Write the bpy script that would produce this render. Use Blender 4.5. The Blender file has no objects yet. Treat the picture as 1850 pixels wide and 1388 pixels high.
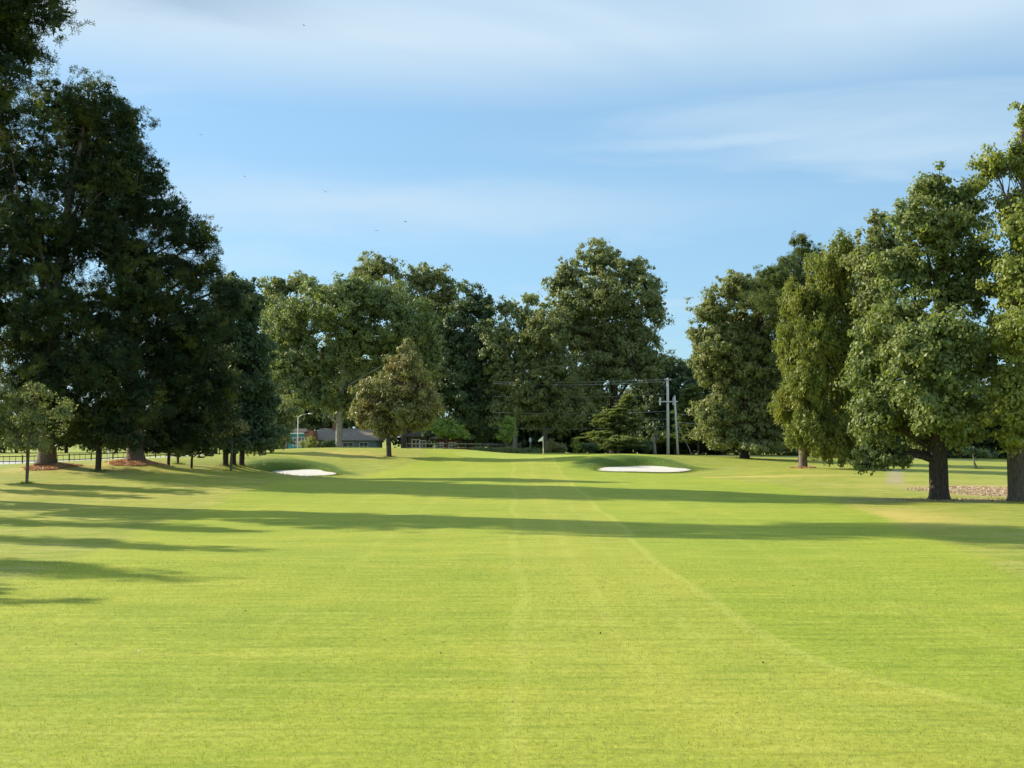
import bpy, bmesh, math, random
import numpy as np
from mathutils import Vector

# ------------------------------------------------------------------ camera, sky, sun, exposure
S = bpy.context.scene
F = 2000.0            # focal length in photograph pixels (1850 wide)
CAMZ = 3.2
HOR = 795.0           # row of the horizon
PITCH = math.atan((HOR - 694.0) / F)
cd = bpy.data.cameras.new('camera'); cam = bpy.data.objects.new('camera', cd); S.collection.objects.link(cam)
cam.location = (0, 0, CAMZ); cam.rotation_euler = (math.pi / 2 + PITCH, 0, 0)
cd.sensor_width = 36; cd.lens = F / 1850 * 36; cd.clip_start = 0.1; cd.clip_end = 20000
S.camera = cam

SUN_EL = math.radians(27)
SH = np.array([0.917, -0.399])                     # way the shadows run on the ground
W = bpy.data.worlds.new('World'); S.world = W; W.use_nodes = True
nt = W.node_tree; nt.nodes.clear()
def N(t, kind, **kw):
    n = t.nodes.new(kind)
    for k, v in kw.items():
        if k in n.inputs.keys(): n.inputs[k].default_value = v
        else: setattr(n, k, v)
    return n
sky = N(nt, 'ShaderNodeTexSky', sky_type='NISHITA', sun_disc=False, sun_elevation=SUN_EL,
        sun_rotation=math.atan2(-SH[0], -SH[1]), air_density=1.0, dust_density=0.6, ozone_density=1.6)
tc = N(nt, 'ShaderNodeTexCoord')
sep = N(nt, 'ShaderNodeSeparateXYZ'); nt.links.new(tc.outputs['Generated'], sep.inputs[0])
# project the view direction on a high cloud layer
mz = N(nt, 'ShaderNodeMath', operation='MAXIMUM'); nt.links.new(sep.outputs['Z'], mz.inputs[0]); mz.inputs[1].default_value = 0.02
az = N(nt, 'ShaderNodeMath', operation='ADD'); nt.links.new(mz.outputs[0], az.inputs[0]); az.inputs[1].default_value = 0.06
dx = N(nt, 'ShaderNodeMath', operation='DIVIDE'); nt.links.new(sep.outputs['X'], dx.inputs[0]); nt.links.new(az.outputs[0], dx.inputs[1])
dy = N(nt, 'ShaderNodeMath', operation='DIVIDE'); nt.links.new(sep.outputs['Y'], dy.inputs[0]); nt.links.new(az.outputs[0], dy.inputs[1])
cmb = N(nt, 'ShaderNodeCombineXYZ'); nt.links.new(dx.outputs[0], cmb.inputs[0]); nt.links.new(dy.outputs[0], cmb.inputs[1])
mp = N(nt, 'ShaderNodeMapping'); mp.inputs['Scale'].default_value = (0.55, 1.1, 1); mp.inputs['Rotation'].default_value = (0, 0, 0.12)
mp.inputs['Location'].default_value = (1.3, 0.35, 0)
nt.links.new(cmb.outputs[0], mp.inputs[0])
n1 = N(nt, 'ShaderNodeTexNoise', Scale=0.9, Detail=7.0, Roughness=0.52, Distortion=0.6); nt.links.new(mp.outputs[0], n1.inputs['Vector'])
r1 = N(nt, 'ShaderNodeValToRGB'); nt.links.new(n1.outputs['Fac'], r1.inputs[0])
r1.color_ramp.elements[0].position = 0.52; r1.color_ramp.elements[0].color = (0, 0, 0, 1)
r1.color_ramp.elements[1].position = 0.78; r1.color_ramp.elements[1].color = (0.8, 0.8, 0.8, 1)
# grey-white veil, thicker higher up
hi = N(nt, 'ShaderNodeMapRange', clamp=True); nt.links.new(sep.outputs['Z'], hi.inputs[0])
hi.inputs[1].default_value = 0.285; hi.inputs[2].default_value = 0.345; hi.inputs[3].default_value = 0.0; hi.inputs[4].default_value = 0.95
mn = N(nt, 'ShaderNodeTexNoise', Scale=0.45, Detail=5.0, Roughness=0.5, Distortion=0.9); nt.links.new(mp.outputs[0], mn.inputs['Vector'])
mr = N(nt, 'ShaderNodeMapRange', clamp=True); nt.links.new(mn.outputs['Fac'], mr.inputs[0])
mr.inputs[1].default_value = 0.30; mr.inputs[2].default_value = 0.50
hm = N(nt, 'ShaderNodeMath', operation='MULTIPLY'); nt.links.new(hi.outputs[0], hm.inputs[0]); nt.links.new(mr.outputs[0], hm.inputs[1])
cm = N(nt, 'ShaderNodeMath', operation='MAXIMUM'); nt.links.new(r1.outputs[0], cm.inputs[0]); nt.links.new(hm.outputs[0], cm.inputs[1])
tint = N(nt, 'ShaderNodeMix', data_type='RGBA', blend_type='MULTIPLY'); tint.inputs[0].default_value = 1.0
nt.links.new(sky.outputs[0], tint.inputs[6]); tint.inputs[7].default_value = (0.77, 0.97, 1.05, 1)
# long low wisps: bands of cirrus at two heights, broken along their length
def wmath(op, a, b=None):
    q = N(nt, 'ShaderNodeMath', operation=op)
    for k, v in ((0, a), (1, b)):
        if v is None: continue
        if isinstance(v, (int, float)): q.inputs[k].default_value = v
        else: nt.links.new(v, q.inputs[k])
    return q.outputs[0]
wn = N(nt, 'ShaderNodeTexNoise', Scale=5.0, Detail=6.0, Roughness=0.6)
wm = N(nt, 'ShaderNodeMapping'); wm.inputs['Scale'].default_value = (1, 1, 5); nt.links.new(tc.outputs['Generated'], wm.inputs[0]); nt.links.new(wm.outputs[0], wn.inputs['Vector'])
zz = wmath('ADD', sep.outputs['Z'], wmath('MULTIPLY', wmath('SUBTRACT', wn.outputs['Fac'], 0.5), 0.05))
def band(zc, wd, xc, xw, amp):
    a_ = wmath('DIVIDE', wmath('SUBTRACT', zz, zc), wd); b_ = wmath('DIVIDE', wmath('SUBTRACT', sep.outputs['X'], xc), xw)
    e = wmath('POWER', 2.718, wmath('MULTIPLY', wmath('ADD', wmath('MULTIPLY', a_, a_), wmath('MULTIPLY', b_, b_)), -1.0))
    return wmath('MULTIPLY', e, amp)
ws = wmath('MAXIMUM', band(0.262, 0.009, 0.22, 0.14, 0.55), band(0.205, 0.022, -0.12, 0.28, 0.6))
cm2 = wmath('MAXIMUM', cm.outputs[0], ws)
pal = N(nt, 'ShaderNodeMix', data_type='RGBA'); pal.inputs[0].default_value = 0.5; nt.links.new(tint.outputs[2], pal.inputs[6]); pal.inputs[7].default_value = (2.6, 4.35, 6.1, 1)
gcl = N(nt, 'ShaderNodeMix', data_type='RGBA'); nt.links.new(band(0.372, 0.022, -0.27, 0.10, 1.0), gcl.inputs[0]); gcl.inputs[6].default_value = (4.2, 5.2, 6.0, 1); gcl.inputs[7].default_value = (2.7, 3.6, 4.6, 1)
cl = N(nt, 'ShaderNodeMix', data_type='RGBA'); nt.links.new(cm2, cl.inputs[0]); nt.links.new(pal.outputs[2], cl.inputs[6]); nt.links.new(gcl.outputs[2], cl.inputs[7])
bg = N(nt, 'ShaderNodeBackground', Strength=0.090); nt.links.new(cl.outputs[2], bg.inputs[0])
wo = N(nt, 'ShaderNodeOutputWorld'); nt.links.new(bg.outputs[0], wo.inputs[0])

sd = bpy.data.lights.new('sun', 'SUN'); sd.energy = 5.0; sd.angle = math.radians(0.55); sd.color = (1.0, 0.90, 0.74)
sun = bpy.data.objects.new('sun', sd); S.collection.objects.link(sun)
ld = Vector((SH[0] * math.cos(SUN_EL), SH[1] * math.cos(SUN_EL), -math.sin(SUN_EL)))
sun.rotation_euler = ld.to_track_quat('-Z', 'Y').to_euler(); sun.location = (-60, 40, 60)
S.view_settings.view_transform = 'Standard'; S.view_settings.look = 'None'
S.view_settings.exposure = 0.82; S.view_settings.gamma = 1.0; S.view_settings.use_curve_mapping = False
S.cycles.max_bounces = 6; S.cycles.transparent_max_bounces = 4

# ------------------------------------------------------------------ helpers
C = S.collection
def pt(px, py, D):
    """world point seen at photograph pixel (px,py) at distance D ahead"""
    u = (px - 925.0) / F; v = (694.0 - py) / F
    fy = math.cos(PITCH) - v * math.sin(PITCH); fz = math.sin(PITCH) + v * math.cos(PITCH)
    return np.array([u * D / fy, D, CAMZ + D * fz / fy])
def tag(o, label=None, cat=None, group=None, kind=None):
    if label: o['label'] = label
    if cat: o['category'] = cat
    if group: o['group'] = group
    if kind: o['kind'] = kind
    return o
def empty(name, loc, rz=0.0):
    o = bpy.data.objects.new(name, None); C.objects.link(o); o.location = tuple(loc); o.rotation_euler.z = rz
    o.empty_display_size = 0.5
    return o
def mesh_obj(name, verts, faces, mat, parent=None, smooth=False, org=None):
    """verts in world space unless parent given with org"""
    V = np.asarray(verts, dtype=np.float32)
    if org is not None: V = V - np.asarray(org, dtype=np.float32)
    me = bpy.data.meshes.new(name)
    if isinstance(faces, np.ndarray):
        n, k = faces.shape
        me.vertices.add(len(V)); me.vertices.foreach_set('co', V.ravel())
        me.loops.add(n * k); me.loops.foreach_set('vertex_index', faces.astype(np.int32).ravel())
        me.polygons.add(n); me.polygons.foreach_set('loop_start', np.arange(0, n * k, k, dtype=np.int32))
        me.polygons.foreach_set('loop_total', np.full(n, k, dtype=np.int32))
        me.update(calc_edges=True)
    else:
        me.from_pydata([tuple(map(float, v)) for v in V], [], faces); me.update()
    if smooth: me.polygons.foreach_set('use_smooth', np.ones(len(me.polygons), dtype=bool))
    me.materials.append(mat)
    o = bpy.data.objects.new(name, me); C.objects.link(o)
    if parent is not None: o.parent = parent
    return o
class MB:
    def __init__(s): s.v = []; s.f = []
    def box(s, x0, x1, y0, y1, z0, z1):
        b = len(s.v)
        s.v += [(x0,y0,z0),(x1,y0,z0),(x1,y1,z0),(x0,y1,z0),(x0,y0,z1),(x1,y0,z1),(x1,y1,z1),(x0,y1,z1)]
        s.f += [[b+i for i in q] for q in ((0,3,2,1),(4,5,6,7),(0,1,5,4),(1,2,6,5),(2,3,7,6),(3,0,4,7))]
        return s
    def tube(s, pts, rad, n=8, cap=True):
        pts = [np.asarray(p, float) for p in pts]
        b0 = len(s.v); up = np.array([0.31, 0.17, 0.93])
        for i, p in enumerate(pts):
            t = pts[min(i+1, len(pts)-1)] - pts[max(i-1, 0)]; t = t / (np.linalg.norm(t) + 1e-9)
            ref = up if abs(t @ up) < 0.9 else np.array([1.0, 0.1, 0])
            a = np.cross(ref, t); a /= np.linalg.norm(a); c = np.cross(t, a)
            for k in range(n):
                th = 2 * math.pi * k / n
                s.v.append(tuple(p + rad[i] * (math.cos(th) * a + math.sin(th) * c)))
        for i in range(len(pts) - 1):
            for k in range(n):
                k2 = (k + 1) % n
                s.f.append([b0 + i*n + k, b0 + i*n + k2, b0 + (i+1)*n + k2, b0 + (i+1)*n + k])
        if cap:
            s.f.append([b0 + k for k in range(n)][::-1]); s.f.append([b0 + (len(pts)-1)*n + k for k in range(n)])
        return s
    def prism(s, poly, y0, y1):
        """polygon in xz extruded along y"""
        b = len(s.v); n = len(poly)
        s.v += [(x, y0, z) for x, z in poly] + [(x, y1, z) for x, z in poly]
        s.f.append([b + i for i in range(n)]); s.f.append([b + n + i for i in range(n)][::-1])
        for i in range(n):
            j = (i + 1) % n; s.f.append([b + i, b + n + i, b + n + j, b + j])
        return s
    def build(s, name, mat, parent=None, smooth=False): return mesh_obj(name, s.v, s.f, mat, parent, smooth)

# ------------------------------------------------------------------ materials
def mat_new(name):
    m = bpy.data.materials.new(name); m.use_nodes = True; t = m.node_tree; t.nodes.clear()
    out = N(t, 'ShaderNodeOutputMaterial'); return m, t, out
def plain(name, col, rough=0.7, noise=0.25, scale=6.0, metal=0.0, spec=0.3, bump=0.0):
    m, t, out = mat_new(name)
    p = N(t, 'ShaderNodeBsdfPrincipled'); p.inputs['Roughness'].default_value = rough; p.inputs['Metallic'].default_value = metal
    p.inputs['Specular IOR Level'].default_value = spec
    co = N(t, 'ShaderNodeTexCoord'); no = N(t, 'ShaderNodeTexNoise', Scale=scale, Detail=6.0, Roughness=0.6)
    t.links.new(co.outputs['Object'], no.inputs['Vector'])
    mr = N(t, 'ShaderNodeMapRange'); t.links.new(no.outputs['Fac'], mr.inputs[0])
    mr.inputs[1].default_value = 0.3; mr.inputs[2].default_value = 0.7; mr.inputs[3].default_value = 1 - noise; mr.inputs[4].default_value = 1 + noise
    mx = N(t, 'ShaderNodeVectorMath', operation='SCALE'); mx.inputs[0].default_value = col[:3]; t.links.new(mr.outputs[0], mx.inputs['Scale'])
    t.links.new(mx.outputs[0], p.inputs['Base Color'])
    if bump:
        bu = N(t, 'ShaderNodeBump', Distance=bump, Strength=0.8); t.links.new(no.outputs['Fac'], bu.inputs['Height']); t.links.new(bu.outputs[0], p.inputs['Normal'])
    t.links.new(p.outputs[0], out.inputs[0]); return m
def bark(name, col, scale=5.0):
    m, t, out = mat_new(name)
    p = N(t, 'ShaderNodeBsdfPrincipled', Roughness=0.9); p.inputs['Specular IOR Level'].default_value = 0.15
    co = N(t, 'ShaderNodeTexCoord'); mp = N(t, 'ShaderNodeMapping'); mp.inputs['Scale'].default_value = (3, 3, 0.6)
    t.links.new(co.outputs['Object'], mp.inputs[0])
    no = N(t, 'ShaderNodeTexNoise', Scale=scale, Detail=8.0, Roughness=0.65); t.links.new(mp.outputs[0], no.inputs['Vector'])
    r = N(t, 'ShaderNodeValToRGB'); t.links.new(no.outputs['Fac'], r.inputs[0])
    r.color_ramp.elements[0].position = 0.33; r.color_ramp.elements[0].color = tuple(c * 0.35 for c in col) + (1,)
    r.color_ramp.elements[1].position = 0.68; r.color_ramp.elements[1].color = tuple(c * 1.3 for c in col) + (1,)
    t.links.new(r.outputs[0], p.inputs['Base Color'])
    bu = N(t, 'ShaderNodeBump', Distance=0.06, Strength=1.0); t.links.new(no.outputs['Fac'], bu.inputs['Height']); t.links.new(bu.outputs[0], p.inputs['Normal'])
    t.links.new(p.outputs[0], out.inputs[0]); return m
def leafmat(name, ca, cb, cc, trans=0.28, fc=0.22, scale=0.35):
    """leaves: two main colours drawn leaf by leaf, third in drifts through the crown"""
    m, t, out = mat_new(name)
    g = N(t, 'ShaderNodeNewGeometry')
    r = N(t, 'ShaderNodeMix', data_type='RGBA'); t.links.new(g.outputs['Random Per Island'], r.inputs[0])
    r.inputs[6].default_value = ca + (1,); r.inputs[7].default_value = cb + (1,)
    co = N(t, 'ShaderNodeTexCoord'); no = N(t, 'ShaderNodeTexNoise', Scale=scale, Detail=3.0); t.links.new(co.outputs['Object'], no.inputs['Vector'])
    mr = N(t, 'ShaderNodeMapRange', clamp=True); t.links.new(no.outputs['Fac'], mr.inputs[0])
    mr.inputs[1].default_value = 0.5; mr.inputs[2].default_value = 0.72; mr.inputs[4].default_value = fc * 3
    r2 = N(t, 'ShaderNodeMix', data_type='RGBA'); t.links.new(mr.outputs[0], r2.inputs[0]); t.links.new(r.outputs[2], r2.inputs[6]); r2.inputs[7].default_value = cc + (1,)
    p = N(t, 'ShaderNodeBsdfPrincipled', Roughness=0.5); p.inputs['Specular IOR Level'].default_value = 0.28
    t.links.new(r2.outputs[2], p.inputs['Base Color'])
    tr = N(t, 'ShaderNodeBsdfTranslucent')
    br = N(t, 'ShaderNodeMix', data_type='RGBA', blend_type='MULTIPLY'); br.inputs[0].default_value = 1
    t.links.new(r2.outputs[2], br.inputs[6]); br.inputs[7].default_value = (1.5, 1.5, 0.7, 1); t.links.new(br.outputs[2], tr.inputs[0])
    ms = N(t, 'ShaderNodeMixShader', Fac=trans); t.links.new(p.outputs[0], ms.inputs[1]); t.links.new(tr.outputs[0], ms.inputs[2])
    t.links.new(ms.outputs[0], out.inputs[0]); return m

M = {}
M['bark_dark'] = bark('bark_dark', (0.085, 0.068, 0.055))
M['bark_pine'] = bark('bark_pine', (0.20, 0.155, 0.125))
M['bark_pale'] = bark('bark_pale', (0.34, 0.31, 0.26))
M['bark_mid'] = bark('bark_mid', (0.16, 0.135, 0.11))
M['needle'] = leafmat('pine_needles', (0.020, 0.042, 0.018), (0.040, 0.066, 0.022), (0.17, 0.19, 0.035), 0.26, 0.33, 0.5)  # third colour paints sunlit tufts as yellow-green drifts in the dark needles
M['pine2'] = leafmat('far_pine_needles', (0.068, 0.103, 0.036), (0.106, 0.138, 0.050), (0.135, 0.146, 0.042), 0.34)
M['oak'] = leafmat('oak_leaves', (0.112, 0.158, 0.050), (0.217, 0.260, 0.093), (0.249, 0.266, 0.075), 0.34)
M['oak_yellow'] = leafmat('yellow_green_leaves', (0.164, 0.203, 0.043), (0.262, 0.298, 0.075), (0.406, 0.393, 0.062), 0.32)
M['cypress'] = leafmat('olive_feathery_leaves', (0.145, 0.178, 0.040), (0.205, 0.238, 0.058), (0.285, 0.258, 0.051), 0.34)
M['syc'] = leafmat('sycamore_leaves', (0.117, 0.165, 0.062), (0.217, 0.260, 0.106), (0.210, 0.229, 0.075), 0.34)
M['olive'] = leafmat('olive_leaves', (0.138, 0.172, 0.068), (0.250, 0.275, 0.118), (0.245, 0.235, 0.093), 0.34)
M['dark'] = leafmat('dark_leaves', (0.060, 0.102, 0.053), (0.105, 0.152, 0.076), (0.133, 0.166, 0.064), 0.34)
M['brown'] = leafmat('browning_leaves', (0.17, 0.175, 0.07), (0.27, 0.27, 0.11), (0.28, 0.19, 0.10), 0.3, 0.3)
M['fresh'] = leafmat('fresh_green_leaves', (0.172, 0.258, 0.053), (0.266, 0.349, 0.081), (0.285, 0.331, 0.053), 0.3)
M['pale'] = leafmat('pale_leaves', (0.200, 0.248, 0.108), (0.283, 0.318, 0.151), (0.250, 0.265, 0.100), 0.3)

# ------------------------------------------------------------------ terrain
ctrl_px = [  # (px, py, distance)
 (50,873,68),(178,853,78),(85,848,80),(245,838,82),(305,845,84),(345,845,86),(422,832,90),
 (0,845,115),(100,843,115),(250,836,120),(350,828,122),(0,826,190),(150,819,190),(300,822,190),(450,820,150),
 (430,855,90),(360,850,88),(560,861,91),(640,856,96),(430,829,98),(640,836,108),
 (500,812,124),(610,809,127),(705,826,115),(720,810,128),(850,812,129),(890,822,132),(980,818.5,137),(980,826,118),
 (800,828,114),(870,838,106),(1000,840,104),(1040,834,106),
 (1060,822,113),(1120,821,113),(1180,822,113),(1250,832,112),(1290,846,104),(1165,855,96),(1250,853,98),(1060,852,97),
 (1260,823.5,140),(1400,826,142),(1600,828,142),(1850,835,142),(1950,836,142),
 (1207,823,160),(925,850,95),(925,868,80),(700,850,98),(700,868,82),(1450,846,95),(1765,847,112),(1600,870,78),(1350,868,82),
 (1695,903,59),(1840,905,58)]
ctrl = [pt(*c) for c in ctrl_px]
for x in range(-70, 71, 14):
    for y in (-10, 8, 24, 40, 52): ctrl.append(np.array([x, y, 0.0]))
for x in (-130, -90, -55, -20, 15, 50, 90, 130):
    for y in (215, 260): ctrl.append(np.array([x, y, 0.5]))
for x in (-130, -95, 95, 130):
    for y in (0, 60, 120, 170): ctrl.append(np.array([x, y, 0.4]))
for x in (-70, -45): ctrl.append(np.array([x, 70, 0.3]))
for x in (-45, -15, 10, 30): ctrl.append(np.array([x, 175, 0.9]))
ctrl = np.array(ctrl)
def tps_k(r): return r * r * np.log(r + 1e-6)
def tps_fit(P, lam=0.6):
    n = len(P); d = np.linalg.norm(P[:, None, :2] - P[None, :, :2], axis=2) / 30
    K = tps_k(d) + lam * 0.01 * np.eye(n); Q = np.c_[np.ones(n), P[:, :2] / 30]
    A = np.zeros((n + 3, n + 3)); A[:n, :n] = K; A[:n, n:] = Q; A[n:, :n] = Q.T
    return np.linalg.solve(A, np.r_[P[:, 2], 0, 0, 0])
TW = tps_fit(ctrl)
def sstep(a, b, x):
    t = np.clip((x - a) / (b - a), 0, 1); return t * t * (3 - 2 * t)
def vnoise(x, y, s, seed=0):
    """cheap smooth value noise"""
    rs = np.random.RandomState(seed); T = rs.rand(64, 64)
    X = x / s; Y = y / s; i = np.floor(X).astype(int); j = np.floor(Y).astype(int); fx = X - i; fy = Y - j
    fx = fx * fx * (3 - 2 * fx); fy = fy * fy * (3 - 2 * fy)
    a = T[i % 64, j % 64]; b = T[(i+1) % 64, j % 64]; c = T[i % 64, (j+1) % 64]; d = T[(i+1) % 64, (j+1) % 64]
    return (a*(1-fx) + b*fx)*(1-fy) + (c*(1-fx) + d*fx)*fy
BUNK = [  # centre x,y, rx, ry, sand z front, sand z back, y front, y back
 dict(c=(12.0, 101.6), rx=3.7, ry=4.5, zf=0.46, zb=0.70, yf=97.0, yb=106.2),
 dict(c=(-18.4, 95.0), rx=2.75, ry=3.3, zf=0.20, zb=0.56, yf=91.7, yb=98.3)]
def bunk_r(b, x, y):
    ang = np.arctan2((y - b['c'][1]) / b['ry'], (x - b['c'][0]) / b['rx'])
    wob = 1 + 0.09 * np.sin(3 * ang + b['rx']) + 0.06 * np.sin(5 * ang + 1.7)
    return np.sqrt(((x - b['c'][0]) / b['rx'])**2 + ((y - b['c'][1]) / b['ry'])**2) / wob
def bunk_z(b, x, y): return b['zf'] + (b['zb'] - b['zf']) * (y - b['yf']) / (b['yb'] - b['yf'])
def base_h(x, y):
    x = np.atleast_1d(np.asarray(x, float)); y = np.atleast_1d(np.asarray(y, float))
    out = np.empty(len(x))
    for s in range(0, len(x), 20000):
        xs = np.clip(x[s:s+20000], -130, 130); ys = np.clip(y[s:s+20000], -10, 260)
        d = np.sqrt((xs[:, None] - ctrl[None, :, 0])**2 + (ys[:, None] - ctrl[None, :, 1])**2) / 30
        out[s:s+20000] = tps_k(d) @ TW[:-3] + TW[-3] + TW[-2] * xs / 30 + TW[-1] * ys / 30
    return out
def height(x, y, fine=True):
    x = np.atleast_1d(np.asarray(x, float)); y = np.atleast_1d(np.asarray(y, float))
    z = base_h(x, y)
    # raised grass lips behind the two sand bunkers
    z += 0.46 * np.exp(-((x + 21.5) / 4.8)**2 - ((y - 102.0) / 2.6)**2)
    z += 0.32 * np.exp(-((x - 9.6) / 4.6)**2 - ((y - 109.0) / 1.9)**2)
    # soft rolls across the fairway
    z += 0.05 * (vnoise(x, y, 9.0, 3) - 0.5) * sstep(5, 20, y) + 0.03 * (vnoise(x, y, 3.1, 4) - 0.5)
    z += 0.06 * np.exp(-((y - 20.0 - 0.06 * x) / 1.6)**2) - 0.035 * np.exp(-((y - 17.3 - 0.06 * x) / 1.0)**2)
    for b in BUNK:
        r = bunk_r(b, x, y); w = 1 - sstep(0.96, 1.42, r)
        z = z * (1 - w) + (bunk_z(b, x, y) - 0.16) * w
    # mounds of straw under the pines
    for (mx, my, a, rr) in MOUNDS: z += a * np.exp(-(((x - mx) / rr)**2 + ((y - my) / (rr * 0.8))**2))
    return z
MOUNDS = [(pt(90,848,80)[0], 80.0, 0.42, 1.9), (pt(243,838,82)[0], 82.0, 0.40, 2.2), (pt(1450,846,95)[0], 95.0, 0.1, 1.4)]
def H1(x, y): return float(height([x], [y])[0])

# fairway edge and mowing line as distance to the right of the camera line
def edge_right(y): return np.interp(y, [8, 24.6, 34.6, 47.4, 61, 75, 90], [9.5, 11.4, 13.0, 15.0, 17.0, 17.5, 14])
def edge_left(y): return np.interp(y, [8, 24, 34, 47, 61, 75, 90, 105], [-9.5, -10.5, -12.0, -13.5, -15.0, -15.0, -13.0, -9])
def mow_shift(y): return np.interp(y, [8, 12.4, 15.8, 19.7, 24.2, 31, 39, 61, 140], [3.2, 1.75, .5, 0, -.2, -.2, 0, .1, .2])

# ground grid: fine where the photograph looks
ys = np.concatenate([np.arange(-40, 6, 4.0), np.arange(6, 60, 0.5), np.arange(60, 136, 0.36), np.arange(136, 200, 1.5), np.arange(200, 280, 8), [330, 420, 600, 1000, 2000, 5000]])
xs = np.concatenate([[-5000, -2000, -900, -400, -220], np.arange(-150, -60, 6), np.arange(-60, -34, 1.0), np.arange(-34, 40, 0.42), np.arange(40, 64, 1.0), np.arange(64, 150, 6), [220, 400, 900, 2000, 5000]])
X, Y = np.meshgrid(xs, ys); gx = X.ravel(); gy = Y.ravel(); gz = height(gx, gy)
nx, ny = len(xs), len(ys)
ii, jj = np.meshgrid(np.arange(nx - 1), np.arange(ny - 1)); a = (jj * nx + ii).ravel()
faces = np.c_[a, a + 1, a + nx + 1, a + nx]
m, t, out = mat_new('mown_grass'); M['grass'] = m
p = N(t, 'ShaderNodeBsdfPrincipled', Roughness=0.75); p.inputs['Specular IOR Level'].default_value = 0.12
p.inputs['Sheen Weight'].default_value = 0.0; p.inputs['Sheen Roughness'].default_value = 0.5; p.inputs['Sheen Tint'].default_value = (0.85, 1, 0.35, 1)
def attr(n):
    q = N(t, 'ShaderNodeAttribute'); q.attribute_name = n; return q.outputs['Fac']
def math2(op, a, b=None, clamp=False):
    q = N(t, 'ShaderNodeMath', operation=op); q.use_clamp = clamp
    for k, v in ((0, a), (1, b)):
        if v is None: continue
        if isinstance(v, (int, float)): q.inputs[k].default_value = v
        else: t.links.new(v, q.inputs[k])
    return q.outputs[0]
def mixc(f, a, b, blend='MIX'):
    q = N(t, 'ShaderNodeMix', data_type='RGBA', blend_type=blend)
    for k, v in ((0, f), (6, a), (7, b)):
        if isinstance(v, (int, float)): q.inputs[k].default_value = v
        elif isinstance(v, tuple): q.inputs[k].default_value = v + (1,)
        else: t.links.new(v, q.inputs[k])
    return q.outputs[2]
def rng(v, a, b, lo=0.0, hi=1.0):
    q = N(t, 'ShaderNodeMapRange', clamp=True); t.links.new(v, q.inputs[0])
    for k, w in ((1, a), (2, b), (3, lo), (4, hi)): q.inputs[k].default_value = w
    return q.outputs[0]
co = N(t, 'ShaderNodeTexCoord').outputs['Object']
def noise(scale, detail=4.0, rough=0.55, stretch=None, dist=0.0):
    src = co
    if stretch:
        q = N(t, 'ShaderNodeMapping'); q.inputs['Scale'].default_value = stretch; t.links.new(co, q.inputs[0]); src = q.outputs[0]
    q = N(t, 'ShaderNodeTexNoise', Scale=scale, Detail=detail, Roughness=rough, Distortion=dist); t.links.new(src, q.inputs['Vector']); return q.outputs['Fac']
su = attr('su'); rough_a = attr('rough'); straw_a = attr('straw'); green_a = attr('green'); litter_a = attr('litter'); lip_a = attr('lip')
nb = noise(0.11, 4); nm = noise(0.9, 5, 0.6); nf = noise(9.0, 6, 0.7); nff = noise(70.0, 4, 0.75)
nstreak = noise(0.55, 5, 0.62, (0.22, 1.0, 1)); 
fair = mixc(rng(nb, 0.38, 0.62), (0.225, 0.272, 0.022), (0.285, 0.305, 0.028))
# strips left by the mower: yellower between two passes, greener to the right of them
yel = math2('MULTIPLY', rng(su, 0.0, 0.5), rng(su, 4.1, 3.7))
fair = mixc(math2('MULTIPLY', yel, 0.42), fair, (0.320, 0.315, 0.045))
grn = rng(su, 3.9, 4.6)
fair = mixc(math2('MULTIPLY', grn, 0.24), fair, (0.185, 0.268, 0.016))
wv = N(t, 'ShaderNodeTexWave', Scale=1.0, Distortion=0.0); wv.wave_type = 'BANDS'; wv.bands_direction = 'X'
cx = N(t, 'ShaderNodeCombineXYZ'); t.links.new(math2('ADD', math2('MULTIPLY', su, 0.165), math2('MULTIPLY', nm, 0.05)), cx.inputs[0]); t.links.new(cx.outputs[0], wv.inputs['Vector'])
fair = mixc(math2('MULTIPLY', rng(wv.outputs['Fac'], 0.3, 0.7), 0.22), fair, (0.205, 0.272, 0.022))
def line(c, w, s):   # pale track at stripe coordinate c
    d = math2('ABSOLUTE', math2('SUBTRACT', math2('ADD', su, math2('MULTIPLY', math2('SUBTRACT', nm, 0.5), 0.16)), c)); return math2('MULTIPLY', rng(d, w, w * 0.3), s)
for c_, w_, s_ in ((4.0, 0.20, 0.34), (0.12, 0.20, 0.24), (1.7, 0.2, 0.14), (2.9, 0.2, 0.14), (-4.0, 0.2, 0.12), (7.5, 0.2, 0.12), (9.3, .2, .1)):
    fair = mixc(line(c_, w_, s_), fair, (0.40, 0.41, 0.09))
fair = mixc(math2('MULTIPLY', rng(nstreak, 0.50, 0.68), 0.35), fair, (0.335, 0.33, 0.045))
fair = mixc(math2('MULTIPLY', rng(nstreak, 0.48, 0.34), 0.40), fair, (0.160, 0.222, 0.014))
nrow = noise(5.0, 4, 0.6, (0.10, 1.0, 1)); fair = mixc(math2('MULTIPLY', rng(nrow, 0.52, 0.66), 0.30), fair, (0.41, 0.41, 0.075)); fair = mixc(math2('MULTIPLY', rng(nrow, 0.46, 0.34), 0.42), fair, (0.125, 0.185, 0.012))
rgh = mixc(rng(nm, 0.35, 0.65), (0.175, 0.225, 0.024), (0.265, 0.272, 0.036))
rst = noise(1.1, 5, 0.65, (0.18, 1.0, 1), 0.4)
rgh = mixc(math2('MULTIPLY', rng(rst, 0.50, 0.66), 0.6), rgh, (0.37, 0.33, 0.110))
rgh = mixc(math2('MULTIPLY', straw_a, rng(nm, 0.25, 0.6, 0.55, 1.0)), rgh, (0.43, 0.34, 0.085))
col = mixc(rough_a, fair, rgh)
col = mixc(math2('MULTIPLY', green_a, 0.75), col, (0.29, 0.35, 0.055))
col = mixc(math2('MULTIPLY', lip_a, 0.9), col, (0.055, 0.105, 0.010))
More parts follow.
